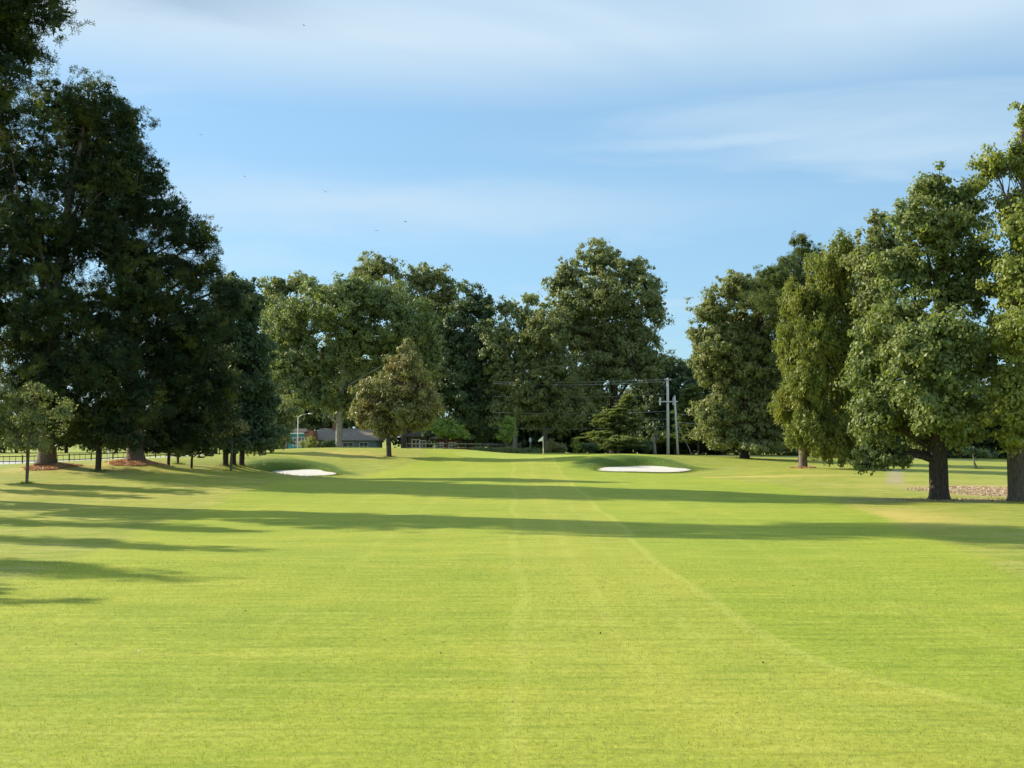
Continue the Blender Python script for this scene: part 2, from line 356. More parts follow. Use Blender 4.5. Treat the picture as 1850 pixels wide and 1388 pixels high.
lit = mixc(rng(nf, 0.35, 0.65), (0.30, 0.17, 0.10), (0.42, 0.30, 0.20))
col = mixc(math2('MULTIPLY', litter_a, rng(nf, 0.30, 0.55, 0.35, 1.0)), col, lit)
pat = attr('patch'); col = mixc(pat, col, (0.33, 0.25, 0.22))
# blade speckle
k = math2('ADD', math2('MULTIPLY', nf, 0.75), math2('MULTIPLY', nff, 0.75))
sc = rng(k, 0.50, 1.0, 0.72, 1.62)
v = N(t, 'ShaderNodeVectorMath', operation='SCALE'); t.links.new(col, v.inputs[0]); t.links.new(sc, v.inputs['Scale'])
pl = N(t, 'ShaderNodeMix', data_type='RGBA'); pl.inputs[0].default_value = 0.055; t.links.new(v.outputs[0], pl.inputs[6]); pl.inputs[7].default_value = (0.24, 0.25, 0.17, 1)
t.links.new(pl.outputs[2], p.inputs['Base Color'])
bu = N(t, 'ShaderNodeBump', Distance=0.03, Strength=0.55); t.links.new(k, bu.inputs['Height'])
bu2 = N(t, 'ShaderNodeBump', Distance=0.10, Strength=0.5); t.links.new(nm, bu2.inputs['Height']); t.links.new(bu.outputs[0], bu2.inputs['Normal'])
t.links.new(bu2.outputs[0], p.inputs['Normal']); t.links.new(p.outputs[0], out.inputs[0])

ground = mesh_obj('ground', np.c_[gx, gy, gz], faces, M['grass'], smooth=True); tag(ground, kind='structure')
def vattr(o, name, arr):
    at = o.data.attributes.new(name, 'FLOAT', 'POINT'); at.data.foreach_set('value', np.asarray(arr, dtype=np.float32))
wob = 0.6 * (vnoise(gx, gy, 5.0, 9) - 0.5)
rough_v = np.maximum(sstep(0, 0.8, gx + wob - edge_right(gy)), sstep(0, 0.8, edge_left(gy) - gx + wob))
rough_v = np.maximum(rough_v, sstep(122, 128, gy))
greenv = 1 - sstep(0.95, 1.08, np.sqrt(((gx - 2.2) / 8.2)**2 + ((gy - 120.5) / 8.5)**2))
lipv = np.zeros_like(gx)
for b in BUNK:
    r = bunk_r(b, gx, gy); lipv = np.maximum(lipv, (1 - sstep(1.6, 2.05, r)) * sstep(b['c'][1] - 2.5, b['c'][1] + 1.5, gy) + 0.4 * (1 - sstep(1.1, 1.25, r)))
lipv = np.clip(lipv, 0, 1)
strawv = np.exp(-((gx - 16.5 - (50 - gy) * -0.12) / 2.6)**2 - ((gy - 47) / 6.0)**2) * 1.0
strawv += 0.6 * np.exp(-((gx + 22) / 9)**2 - ((gy - 63) / 12)**2) * vnoise(gx, gy, 4, 5)
strawv += 1.3 * np.exp(-((gx - 16) / 8)**2 - ((gy - 85) / 6)**2) * sstep(.35, .75, vnoise(gx * 0.3, gy * 1.6, 2.2, 6))
strawv += 0.7 * np.exp(-((gx - 27) / 6)**2 - ((gy - 72) / 7)**2) * sstep(.35, .8, vnoise(gx * .5, gy, 2.2, 7))
strawv += 0.8 * np.exp(-((gx + 17.5) / 4.5)**2 - ((gy - 117) / 4)**2)
littv = np.exp(-((gx - 28.8) / 3.8)**4 - ((gy - 67.5) / 6.0)**4) + 0.9 * np.exp(-((gx - 24.5) / 6.0)**4 - ((gy - 58.8) / 1.1)**4)
littv = littv * sstep(0.1, 0.6, vnoise(gx, gy, 1.2, 8) + .1)
for (mx, my, aa, rr) in MOUNDS[:2]: strawv += 0.6 * np.exp(-(((gx - mx) / (rr*1.9))**2 + ((gy - my) / (rr * 1.9))**2))
pp = pt(1615, 865, 80)
patv = (1 - sstep(0.7, 1.25, np.maximum(np.abs(gx - 0.345 * gy) / 0.62, np.abs(gy - 84) / 9.0))) * 0.48
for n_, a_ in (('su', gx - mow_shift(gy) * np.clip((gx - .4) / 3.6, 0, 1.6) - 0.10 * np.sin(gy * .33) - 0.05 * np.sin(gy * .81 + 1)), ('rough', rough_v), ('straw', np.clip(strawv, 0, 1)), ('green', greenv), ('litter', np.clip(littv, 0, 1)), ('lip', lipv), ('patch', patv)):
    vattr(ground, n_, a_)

# sand in the bunkers
M['sand'] = plain('white_sand', (0.56, 0.53, 0.47), 0.9, 0.07, 3.0, bump=0.02)
for bi, b in enumerate(BUNK):
    th = np.linspace(0, 2 * np.pi, 72, endpoint=False); V = []; Fc = []
    rr = np.linspace(0, 1.12, 12)
    wobs = 1 + 0.09 * np.sin(3 * th + b['rx']) + 0.06 * np.sin(5 * th + 1.7)
    for k_ in rr:
        x = b['c'][0] + k_ * b['rx'] * wobs * np.cos(th); y = b['c'][1] + k_ * b['ry'] * wobs * np.sin(th)
        z = bunk_z(b, x, y) + 0.10 * max(0, k_ - 0.6)**2 * (np.sin(th) > 0) + 0.015 * (vnoise(x, y, 0.8, 12) - .5) - 0.05
        V.append(np.c_[x, y, z])
    V = np.vstack(V)
    q = np.array([[i*72 + k_, i*72 + (k_+1) % 72, (i+1)*72 + (k_+1) % 72, (i+1)*72 + k_] for i in range(11) for k_ in range(72)])
    o = mesh_obj('bunker_sand', V, q, M['sand'], smooth=True)
    tag(o, ['white sand of the larger bunker right of the flag', 'white sand of the smaller bunker left of the green'][bi], 'sand bunker', 'sand bunkers before the green')

# pale cart path across the back of the hole and a road beyond the fence
M['path'] = plain('pale_concrete', (0.42, 0.40, 0.36), 0.9, 0.12, 2.0)
M['road'] = plain('worn_asphalt', (0.42, 0.41, 0.39), 0.9, 0.12, 1.0)
def ribbon(name, pts, w, mat, lift):
    V = []; P = np.array(pts, float); seg = []
    for i in range(len(P) - 1):
        n = max(2, int(np.linalg.norm(P[i+1] - P[i]) / 1.5))
        for k_ in range(n): seg.append(P[i] + (P[i+1] - P[i]) * k_ / n)
    seg.append(P[-1]); seg = np.array(seg); tng = np.gradient(seg, axis=0); tng /= np.linalg.norm(tng, axis=1)[:, None]
    nrm = np.c_[-tng[:, 1], tng[:, 0]]; m_ = 5; rows = []
    for k_ in range(m_ + 1):
        q = seg + nrm * (k_ / m_ - 0.5) * w; rows.append(np.c_[q, height(q[:, 0], q[:, 1]) + lift])
    V = np.vstack(rows); L = len(seg)
    q = np.array([[k_*L + i, (k_+1)*L + i, (k_+1)*L + i+1, k_*L + i+1] for k_ in range(m_) for i in range(L - 1)])[:, ::-1]
    o = mesh_obj(name, V, q, mat, smooth=True); tag(o, kind='structure'); return o
ribbon('cart_path', [(12, 141), (22, 143), (35, 143), (50, 142), (68, 141), (90, 140)], 2.6, M['path'], 0.04)
ribbon('road', [(-120, 132), (-80, 133), (-55, 135), (-42, 140), (-38, 150), (-36, 175), (-35, 240)], 15.0, M['road'], 0.03)

# ------------------------------------------------------------------ foliage
def unit(v): return v / (np.linalg.norm(v, axis=-1, keepdims=True) + 1e-9)
def leaf_quads(R, P, L, Wd, nrm, ax):
    """rhombic leaves: P centres, nrm normals, ax long axes"""
    b = unit(np.cross(nrm, ax)); a = unit(np.cross(b, nrm))
    n = len(P); V = np.empty((n, 4, 3), np.float32)
    L = L[:, None] / 2; Wd = Wd[:, None] / 2
    V[:, 0] = P - a * L; V[:, 1] = P + b * Wd - nrm * Wd * 0.25; V[:, 2] = P + a * L; V[:, 3] = P - b * Wd - nrm * Wd * 0.25
    return V
def leaf_tris(R, P, L, Wd, nrm, ax):
    b = unit(np.cross(nrm, ax)); a = unit(np.cross(b, nrm)); V = np.empty((len(P), 3, 3), np.float32); L = L[:, None]; Wd = Wd[:, None]
    V[:, 0] = P - a * L * .5; V[:, 1] = P + a * L * .5 + b * Wd * .5; V[:, 2] = P + a * L * .5 - b * Wd * .5
    return V
def crown_leaves(R, lobes, kind, leaf, lai, flat=0.75, grow=1.0, far=False):
    """lobes: (centre, radii(3)) ; returns verts (n,4,3)"""
    out = []; tips = []; lf = leaf_tris if (far or kind == 'needle') else leaf_quads
    if far: lai = lai * 0.98; leaf = leaf * 0.86
    for c, r in lobes:
        c = np.asarray(c); r = np.asarray(r) * grow; mr = r.mean()
        area = math.pi * r[0] * r[2]; lai_ = lai * (3.0 if kind != 'needle' else 3.15); la = leaf * leaf * 0.62 * 0.5
        if kind == 'needle': la = leaf * leaf * 0.9
        n = int(lai_ * area / la)
        rc = min(max(0.50, 0.20 * mr), 1.15)
        if kind == 'needle': rc = min(max(0.45, 0.16 * mr), 0.9)
        nc = max(9, int(2.9 * area / (rc * rc * 1.6) ))
        d = unit(R.normal(size=(nc, 3)))
        ph = R.uniform(0, 6.28, 6)
        bump = 1 + 0.16 * np.sin(3.1 * d[:, 0] + ph[0] + 2 * d[:, 2]) + 0.14 * np.sin(4.3 * d[:, 2] + ph[1]) + 0.12 * np.sin(5.7 * d[:, 1] + ph[2] + 3 * d[:, 0])
        rad = R.uniform(0, 1, nc)**0.42
        cc = c + d * r * (rad * bump)[:, None]
        tips.append(cc)
        per = R.gamma(5.0, 1.0, nc); per = per / per.sum()
        idx = R.choice(nc, n, p=per)
        csz = rc * R.uniform(0.45, 1.5, nc)
        dd = unit(R.normal(size=(n, 3))); q = R.uniform(0, 1, n)**0.5
        fl = {'leaf': flat, 'needle': 0.7, 'drape': 1.9, 'layer': 0.16}[kind]
        sc = np.array([1, 1, fl]) * (1.3 if kind == 'layer' else (0.75 if kind == 'drape' else 1))
        P = cc[idx] + dd * (csz[idx] * q)[:, None] * sc
        if kind == 'needle':
            k = 9; base = np.repeat(P, k, 0); td = unit((P - cc[idx]) + np.array([0, 0, 0.35]) * csz[idx][:, None])
            t_ = np.repeat(td, k, 0); nd = unit(t_ * 0.75 + R.normal(size=base.shape) * 0.75)
            Ln = leaf * R.uniform(0.7, 1.2, len(base)); mid = base + nd * (Ln / 2)[:, None]
            nrm = unit(np.cross(nd, R.normal(size=nd.shape)))
            out.append(lf(R, mid, Ln, np.full(len(base), leaf * 0.17), nrm, nd))
            g_ = np.linalg.norm((P - c) / r, axis=1); Pi = P[(g_ < 0.85) & (R.uniform(0, 1, n) < 0.6)]
            out.append(lf(R, Pi, np.full(len(Pi), leaf * 2.0), np.full(len(Pi), leaf * 1.0), unit(R.normal(size=Pi.shape)), R.normal(size=Pi.shape)))
        else:
            outw = unit(P - cc[idx]); glob = unit((P - c) / r)
            if kind == 'layer': nrm = unit(np.array([0, 0, 1.0]) + 0.35 * R.normal(size=P.shape))
            elif kind == 'drape': nrm = unit(outw * [1, 1, .2] + 0.5 * R.normal(size=P.shape))
            else: nrm = unit(0.7 * outw + 0.45 * glob + np.array([0, 0, 0.35]) + 0.55 * R.normal(size=P.shape))
            ax = R.normal(size=P.shape) + (np.array([0, 0, -1.6]) if kind != 'layer' else 0)
            Ls = leaf * R.uniform(0.65, 1.3, n)
            g_ = np.linalg.norm((P - c) / r, axis=1); big = (g_ < 0.66) & (R.uniform(0, 1, n) < 0.5); Ls[big] *= 2.0
            out.append(lf(R, P, Ls * (1.5 if kind == 'drape' else 1), Ls * (0.4 if kind == 'drape' else 0.62), nrm, ax))
    return np.concatenate(out), tips
TRI = 0
def tree(name, label, cat, base, lobes_px, D, trunk_r, kind, leaf, mat, bk, lai=2.2, group=None, seed=0, top=None, lean=0.0, depth=0.9, flat=0.75, sub=7, flare=1.5, limb=1.0, lobes_w=None, stems=1):
    """base: (px) at distance D or world (x,y). lobes in photograph pixels at the tree's own distance"""
    global TRI
    R = np.random.RandomState(seed + 11)
    if isinstance(base, tuple): bx, by = base
    else: bx = pt(base, 800, D)[0]; by = D
    bz = H1(bx, by) - 0.08
    lob = []; s = D / F
    for L in (lobes_px or []):
        px, py, rx, ry = L[:4]; off = L[4] if len(L) > 4 else R.uniform(-0.5, 0.5) * rx * s
        c = pt(px, py, D + off); lob.append((c, np.array([rx * s, max(rx, ry * 0.7) * s * depth, ry * s])))
    for L in (lobes_w or []):
        lob.append((np.array([bx + L[0], by + L[1], bz + L[2]]), np.array([L[3], L[3], L[4]])))
    root = empty(name, (bx, by, bz)); tag(root, label, cat, group); org = np.array([bx, by, bz])
    V, tips = crown_leaves(R, lob, kind, leaf, lai, flat, 1.24 if kind == 'needle' else 1.13, D > 104)
    n = len(V); kk = V.shape[1]; TRI += n * (kk - 2)
    topz = max(c[2] + r[2] * 0.6 for c, r in lob) if top is None else bz + top
    # trunk up to the highest lobe
    ctop = max(lob, key=lambda q: q[0][2])[0]; zs = np.linspace(0, 1, 9)
    tx = bx + (ctop[0] - bx) * 0.7 * zs**1.6 + lean * (1 - zs) * zs * 4; ty = by + (ctop[1] - by) * 0.7 * zs**1.6
    w1, w2 = R.uniform(0, 6, 2); tz = bz + (topz - bz) * zs; jig = trunk_r * 0.9
    tp = np.c_[tx + jig * np.sin(zs * 7 + w1) * zs, ty + jig * np.sin(zs * 6 + w2) * zs, tz]
    rad = trunk_r * np.interp(zs, [0, .25, .45, 1], [1, .85, .5, .08]) + 0.02
    # finer points near the foot for the root flare
    foot = [tp[0], tp[0] + (tp[1] - tp[0]) * 0.04, tp[0] + (tp[1] - tp[0]) * 0.12, tp[0] + (tp[1] - tp[0]) * 0.3]
    mb = MB(); mb.tube(foot + list(tp[1:]), [trunk_r * flare, trunk_r * (1 + (flare-1) * .55), trunk_r * (1 + (flare-1) * .2), trunk_r] + list(rad[1:]), 14)
    mb_v = np.array(mb.v) - org
    o = mesh_obj('trunk', mb_v, mb.f, bk, root, smooth=True)
    lb = MB()
    for (c, r), tcs in zip(lob, tips):
        # limb from the trunk to this lobe
        zc = min(c[2], topz) ; h0 = bz + max(0.12 * (topz - bz), (zc - bz) * R.uniform(0.45, 0.72)); f_ = (h0 - bz) / (topz - bz + 1e-6)
        p0 = np.array([np.interp(f_, zs, tp[:, 0]), np.interp(f_, zs, tp[:, 1]), h0]); r0 = np.interp(f_, zs, rad) * 0.42 * limb
        md = (p0 + c) / 2 + np.array([0, 0, 0.12]) * np.linalg.norm(c - p0) + R.normal(size=3) * 0.04 * np.linalg.norm(c - p0)
        lb.tube([p0, (p0 + md) / 2 + R.normal(size=3) * .08, md, (md + c) / 2 + R.normal(size=3) * .1, c], [r0, r0 * .85, r0 * .66, r0 * .5, r0 * .35], 6, False)
        for q in tcs[R.permutation(len(tcs))[:sub]]:
            a_ = md + (c - md) * R.uniform(0.1, 1.0); mm = (a_ + q) / 2 + R.normal(size=3) * 0.1 * np.linalg.norm(q - a_)
            lb.tube([a_, mm, q], [r0 * .33, r0 * .22, 0.012], 4, False)
    lv = np.array(lb.v) - org
    mesh_obj('branches', lv, lb.f, bk, root, smooth=True); TRI += len(lb.f) * 2
    Q = np.arange(n * kk, dtype=np.int32).reshape(n, kk)
    mesh_obj('crown', V.reshape(-1, 3), Q, mat, root, org=org)
    return root

PINES = 'tall pines on the left side of the fairway'
PB = 'bark_pine'
# --- left group
tree('pine_tree', 'tall pine at the far left edge, only the end of its high crown in view', 'tree', (-32.0, 58.6),
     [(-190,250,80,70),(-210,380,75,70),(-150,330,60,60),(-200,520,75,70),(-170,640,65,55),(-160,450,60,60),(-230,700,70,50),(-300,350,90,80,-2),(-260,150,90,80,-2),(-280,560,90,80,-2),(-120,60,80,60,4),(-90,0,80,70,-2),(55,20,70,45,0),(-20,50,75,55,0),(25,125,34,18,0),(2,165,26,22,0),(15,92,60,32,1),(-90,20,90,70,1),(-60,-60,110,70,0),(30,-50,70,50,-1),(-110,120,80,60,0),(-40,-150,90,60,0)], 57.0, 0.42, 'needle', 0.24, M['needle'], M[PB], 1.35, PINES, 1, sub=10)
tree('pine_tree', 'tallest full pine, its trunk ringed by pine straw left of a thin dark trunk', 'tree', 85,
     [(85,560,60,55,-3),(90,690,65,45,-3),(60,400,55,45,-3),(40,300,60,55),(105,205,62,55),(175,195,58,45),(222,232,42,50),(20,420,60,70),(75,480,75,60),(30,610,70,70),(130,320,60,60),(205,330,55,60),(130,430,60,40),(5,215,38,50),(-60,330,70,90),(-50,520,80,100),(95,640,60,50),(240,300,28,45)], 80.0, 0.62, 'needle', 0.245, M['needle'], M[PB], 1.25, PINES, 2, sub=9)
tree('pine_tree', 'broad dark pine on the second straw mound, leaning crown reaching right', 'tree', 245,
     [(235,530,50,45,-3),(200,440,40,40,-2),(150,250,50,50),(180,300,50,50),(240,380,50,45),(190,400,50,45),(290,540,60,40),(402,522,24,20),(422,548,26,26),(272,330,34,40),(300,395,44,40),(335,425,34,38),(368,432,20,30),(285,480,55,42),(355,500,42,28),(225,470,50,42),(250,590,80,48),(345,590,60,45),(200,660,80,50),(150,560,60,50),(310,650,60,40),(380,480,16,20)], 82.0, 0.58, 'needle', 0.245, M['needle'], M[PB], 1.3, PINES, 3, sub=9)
tree('pine_tree', 'dark pine with a thin black trunk standing between the two straw mounds', 'tree', 178,
     [(140,795,60,16),(215,797,50,16),(150,690,75,50),(185,640,60,42),(110,755,55,35),(200,760,60,34),(240,720,50,40),(60,700,50,50)], 78.0, 0.20, 'needle', 0.24, M['needle'], M['bark_dark'], 1.4, PINES, 4)
tree('pine_tree', 'low dark pine with a slim trunk right of the second straw mound', 'tree', 305,
     [(285,806,50,12),(350,800,50,14),(400,720,30,40),(320,690,60,45),(295,755,50,38),(355,750,48,40),(370,680,50,50),(320,610,50,40),(300,790,40,18)], 84.0, 0.11, 'needle', 0.24, M['needle'], M['bark_dark'], 1.4, PINES, 5)
tree('pine_tree', 'grey-trunked slim pine close beside the slim dark trunk', 'tree', 322, [(335,730,40,40),(310,700,40,40),(330,770,35,25)], 90.0, 0.10, 'needle', 0.25, M['needle'], M['bark_mid'], 1.3, PINES, 6)
DG = 'dark evergreens at the right end of the left tree group'
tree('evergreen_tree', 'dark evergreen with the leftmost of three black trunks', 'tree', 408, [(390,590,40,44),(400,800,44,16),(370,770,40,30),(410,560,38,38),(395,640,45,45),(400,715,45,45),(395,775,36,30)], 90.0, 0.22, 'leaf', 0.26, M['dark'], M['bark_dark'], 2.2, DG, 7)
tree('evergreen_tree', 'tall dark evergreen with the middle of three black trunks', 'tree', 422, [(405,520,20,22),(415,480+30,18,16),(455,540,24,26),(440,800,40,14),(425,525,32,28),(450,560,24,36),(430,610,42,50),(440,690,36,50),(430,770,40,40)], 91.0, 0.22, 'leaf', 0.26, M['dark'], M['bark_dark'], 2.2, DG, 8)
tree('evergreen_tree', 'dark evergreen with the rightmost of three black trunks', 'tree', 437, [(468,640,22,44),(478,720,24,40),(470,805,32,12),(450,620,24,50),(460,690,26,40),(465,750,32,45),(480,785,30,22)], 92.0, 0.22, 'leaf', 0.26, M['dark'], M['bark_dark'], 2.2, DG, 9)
tree('young_tree', 'small yellow-green tree with bare pale limbs in front of the pines', 'tree', 50,
     [(20,722,45,26),(72,705,26,12),(10,775,40,30),(70,765,38,22),(105,745,28,16),(45,803,60,13),(-40,760,40,50)], 68.0, 0.085, 'leaf', 0.16, M['olive'], M['bark_mid'], 0.75, None, 10, limb=1.3, sub=14)
tree('small_conifer', 'small low conifer with drooping boughs beside the fence', 'tree', 347, [(345,800,32,10),(330,818,30,9),(372,815,26,10),(350,785,24,10)], 86.0, 0.08, 'layer', 0.2, M['dark'], M['bark_dark'], 2.5, None, 12)
tree('small_tree', 'small tawny tree catching the sun below the dark evergreens', 'tree', 418, [(418,770,30,14),(400,782,18,8)], 87.5, 0.09, 'leaf', 0.2, M['brown'], M['bark_mid'], 1.8, None, 13)
tree('bushy_tree', 'yellow-green bushy tree left of the teal building', 'tree', 490, [(490,750,28,28),(515,745,22,22),(470,775,24,30),(500,785,26,22),(455,800,18,16)], 118.0, 0.14, 'leaf', 0.3, M['olive'], M['bark_mid'], 2.4, None, 14)

# trees left of the picture whose shadows cross the fairway
OFF = 'trees outside the left edge that shade the fairway'
for k_, (x, y, h, w, s_) in enumerate([(-34.0, 49.8, 14.5, 1.15, 21), (-34.0, 43.4, 15, 1.05, 22), (-32.0, 36.2, 14, 1.2, 23), (-28.4, 30.4, 11.5, 0.8, 24), (-29.0, 29.2, 9.5, 0.5, 25)]):
    tree('pine_tree', ['pine just outside the left edge casting the second broad shadow', 'pine outside the left edge casting the third shadow', 'pine outside the left edge casting the sharp shadow', 'thin pine outside the left edge casting a wispy shadow', 'slender pine nearest the camera outside the left edge'][k_], 'tree', (x, y), None, y, 0.2, 'needle', 0.4, M['needle'], M[PB], 1.2 if k_ < 3 else 0.5, OFF, s_, sub=4,
         lobes_w=[(0, 0, h * .86, w * .6, h * .1), (0.3, .2, h * .75, w, h * .12), (-.4, 0, h * .58, w * 1.1, h * .12), (.2, 0, h * .42, w, h * .1)])
for (x, y, h) in ((-37.0, 66.5, 10), (-39.5, 71.5, 12)):
    tree('young_tree', 'young tree outside the left edge, the ' + ('nearer' if h < 11 else 'farther') + ' of two beside the mown rough', 'tree', (x, y), None, y, 0.1, 'leaf', 0.3, M['oak_yellow'], M['bark_mid'], 1.5, OFF, int(x * -3), sub=4,
         lobes_w=[(0, 0, h * .85, 1.0, h * .14), (0, 0, h * .6, 1.3, h * .16)])

# --- centre, beyond the green
BK = 'big trees beyond the green'
tree('sycamore_tree', 'wide pale-limbed sycamore rising behind the browning tree', 'tree', 612,
     [(525,590,48,45),(600,555,65,48),(675,555,62,45),(740,590,52,45),(505,665,42,45),(585,650,70,50),(560,715,55,35),(640,725,40,28),(700,650,60,48),(650,610,50,40),(770,640,30,40),(640,515,40,18)], 150.0, 0.45, 'leaf', 0.46, M['syc'], M['bark_pale'], 1.9, BK, 30, limb=0.9, sub=8)
tree('broadleaf_tree', 'pale olive tree peeping over the left shoulder of the sycamore', 'tree', 520, [(500,520,30,22),(542,512,28,18),(478,560,20,32),(575,528,24,16),(520,570,50,40),(490,640,40,60),(480,730,30,40)], 178.0, 0.4, 'leaf', 0.5, M['olive'], M['bark_mid'], 2.2, BK, 31)
tree('broadleaf_tree', 'brown-topped tree with two rounded domes above the sycamore', 'tree', 730, [(682,488,44,25),(655,500,22,15),(772,503,44,26),(810,525,18,22),(720,540,55,30),(790,560,40,35),(740,620,60,60)], 174.0, 0.5, 'leaf', 0.48, M['olive'], M['bark_mid'], 1.7, BK, 32, sub=9)
tree('broadleaf_tree', 'dark blue-green tree right of the two brown-topped domes', 'tree', 850, [(852,552,34,38),(880,560,14,30),(815,610,42,50),(860,630,38,55),(820,700,55,55),(870,710,35,50),(840,765,60,35)], 162.0, 0.5, 'leaf', 0.48, M['dark'], M['bark_dark'], 2.3, BK, 33)
tree('broadleaf_tree', 'airy pale tree with two small tufts on top, middle of the treeline', 'tree', 930, [(915,555,20,16),(958,540,20,12),(945,570,24,20),(910,600,24,26),(945,615,35,28),(915,665,22,45),(935,710,26,40),(900,740,20,30),(888,620,24,44),(965,590,28,34),(900,680,26,40)], 160.0, 0.35, 'leaf', 0.46, M['pale'], M['bark_pale'], 1.6, BK, 34)
tree('broadleaf_tree', 'tallest broad tree in the centre, rounded crown left of the pole', 'tree', 1110,
     [(1085,472,48,32),(1030,498,30,30),(1145,492,34,30),(1005,520,20,20),(1100,535,72,50),(1172,530,26,34),(1185,560,18,28),(1030,560,42,38),(1070,600,75,50),(1150,600,44,42),(1120,650,66,50),(1170,660,30,40),(1060,690,50,50),(1010,600,32,40)], 166.0, 0.75, 'leaf', 0.5, M['olive'], M['bark_dark'], 1.8, BK, 35, sub=9)
tree('broadleaf_tree', 'brownish rounded tree leaning on the left of the tallest broad tree', 'tree', 985, [(985,600,42,38),(960,645,42,42),(1000,670,52,48),(960,710,42,45),(1020,740,50,50)], 158.0, 0.4, 'leaf', 0.46, M['olive'], M['bark_mid'], 2.0, BK, 36)
tree('broadleaf_tree', 'low dark tree filling the gap right of the tallest broad tree', 'tree', 1222, [(1200,665,30,28),(1240,668,26,18),(1180,710,45,45),(1230,715,40,40),(1260,745,40,50),(1190,770,50,40)], 174.0, 0.4, 'leaf', 0.48, M['dark'], M['bark_dark'], 2.3, BK, 37)
tree('browning_tree', 'rounded russet-leaved tree with a dark trunk standing before the treeline', 'tree', 703,
     [(738,640,16,18),(728,662,30,26),(736,622,10,14),(705,702,36,30),(756,697,28,30),(668,720,30,30),(720,735,60,30),(770,730,28,26),(675,757,42,20),(655,745,18,16),(700,782,26,10),(755,760,34,14)], 115.0, 0.27, 'leaf', 0.28, M['brown'], M['bark_dark'], 1.9, None, 38, sub=9, lean=-.3)
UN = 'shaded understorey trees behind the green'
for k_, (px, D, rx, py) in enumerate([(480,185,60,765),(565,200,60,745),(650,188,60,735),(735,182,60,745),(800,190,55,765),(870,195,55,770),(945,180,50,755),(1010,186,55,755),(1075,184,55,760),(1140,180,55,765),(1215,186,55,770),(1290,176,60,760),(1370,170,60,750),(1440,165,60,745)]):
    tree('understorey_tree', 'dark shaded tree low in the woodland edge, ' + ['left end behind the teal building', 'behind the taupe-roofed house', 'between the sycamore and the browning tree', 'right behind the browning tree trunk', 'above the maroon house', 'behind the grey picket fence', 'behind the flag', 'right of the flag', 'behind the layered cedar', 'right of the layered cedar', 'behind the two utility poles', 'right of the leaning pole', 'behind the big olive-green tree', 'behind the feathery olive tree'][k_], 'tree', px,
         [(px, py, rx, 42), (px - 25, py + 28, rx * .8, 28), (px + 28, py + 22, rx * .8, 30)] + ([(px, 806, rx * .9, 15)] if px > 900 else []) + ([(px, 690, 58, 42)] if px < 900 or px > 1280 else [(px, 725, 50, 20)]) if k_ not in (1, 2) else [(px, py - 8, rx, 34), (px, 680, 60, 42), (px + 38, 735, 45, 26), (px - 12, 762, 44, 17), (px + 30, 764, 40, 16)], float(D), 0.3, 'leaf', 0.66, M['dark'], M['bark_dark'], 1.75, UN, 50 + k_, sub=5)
tree('layered_cedar', 'small cedar with flat layered boughs left of the utility poles', 'tree', 1112, [(1125,735,16,14),(1110,750,26,12),(1100,765,38,10),(1128,772,38,9),(1095,785,42,10),(1125,795,45,10),(1100,806,40,8),(1145,760,20,8),(1135,722,10,10)], 146.0, 0.16, 'layer', 0.42, M['syc'], M['bark_dark'], 3.0, None, 70)
tree('layered_cedar', 'dark low cedar with flat boughs behind the utility poles', 'tree', 1262, [(1240,740,24,24),(1260,775,45,12),(1290,782,40,9),(1235,790,34,10),(1250,715,22,22)], 166.0, 0.16, 'layer', 0.45, M['syc'], M['bark_dark'], 2.4, None, 71)
tree('small_tree', 'small bright-green tree beside the grey picket fence', 'tree', 916, [(917,775,13,15),(912,790,15,10),(920,760,9,9)], 146.0, 0.08, 'leaf', 0.3, M['fresh'], M['bark_mid'], 2.0, None, 72)
tree('small_tree', 'small sunlit tree in front of the maroon house', 'tree', 808, [(790,770,20,6),(812,778,30,10),(830,785,22,8),(800,762,20,8)], 146.0, 0.07, 'leaf', 0.3, M['fresh'], M['bark_mid'], 1.8, None, 73)

# --- right side
RB = 'trees along the right side beyond the bunker'
tree('broadleaf_tree', 'big olive-green tree with a dark left edge against the sky gap', 'tree', 1345,
     [(1290,562,36,40),(1262,603,20,24),(1335,520,40,30),(1385,535,45,38),(1300,635,48,48),(1370,630,60,60),(1330,710,50,45),(1400,720,45,60),(1355,770,45,36),(1395,510,36,24),(1275,670,20,30),(1430,560,36,44),(1435,640,38,50),(1440,710,34,50),(1310,785,48,24),(1400,785,48,28),(1355,805,60,14),(1285,745,34,36),(1445,775,28,34),(1265,640,16,24),(1350,590,55,44,2),(1330,660,60,50,2),(1390,690,60,50,2)], 125.0, 0.5, 'leaf', 0.38, M['olive'], M['bark_dark'], 2.0, RB, 80, sub=9)
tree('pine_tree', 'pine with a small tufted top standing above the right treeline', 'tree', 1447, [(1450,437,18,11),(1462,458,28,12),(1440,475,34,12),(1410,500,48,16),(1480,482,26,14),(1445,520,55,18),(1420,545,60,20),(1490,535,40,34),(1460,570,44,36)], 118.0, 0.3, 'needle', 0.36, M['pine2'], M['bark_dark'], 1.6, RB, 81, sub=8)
tree('feathery_tree', 'olive feathery tree with drooping foliage and straw round its foot', 'tree', 1450,
     [(1515,500,36,30),(1490,545,45,40),(1545,560,40,50),(1475,610,38,48),(1530,640,48,60),(1468,680,34,50),(1540,720,46,52),(1465,745,30,48),(1510,775,42,40),(1555,790,30,30),(1455,690,32,60,-2),(1440,545,26,40),(1425,640,22,50),(1500,478,44,28),(1420,730,20,40),(1450,785,30,26,-2),(1475,620,34,50,-2),(1445,600,24,44),(1440,680,20,44),(1440,745,20,34),(1500,815,36,18),(1560,825,40,16),(1520,450,26,22),(1580,500,30,50),(1590,600,30,60)], 95.0, 0.36, 'drape', 0.26, M['cypress'], M[PB], 2.3, RB, 82, sub=10, top=13.5)
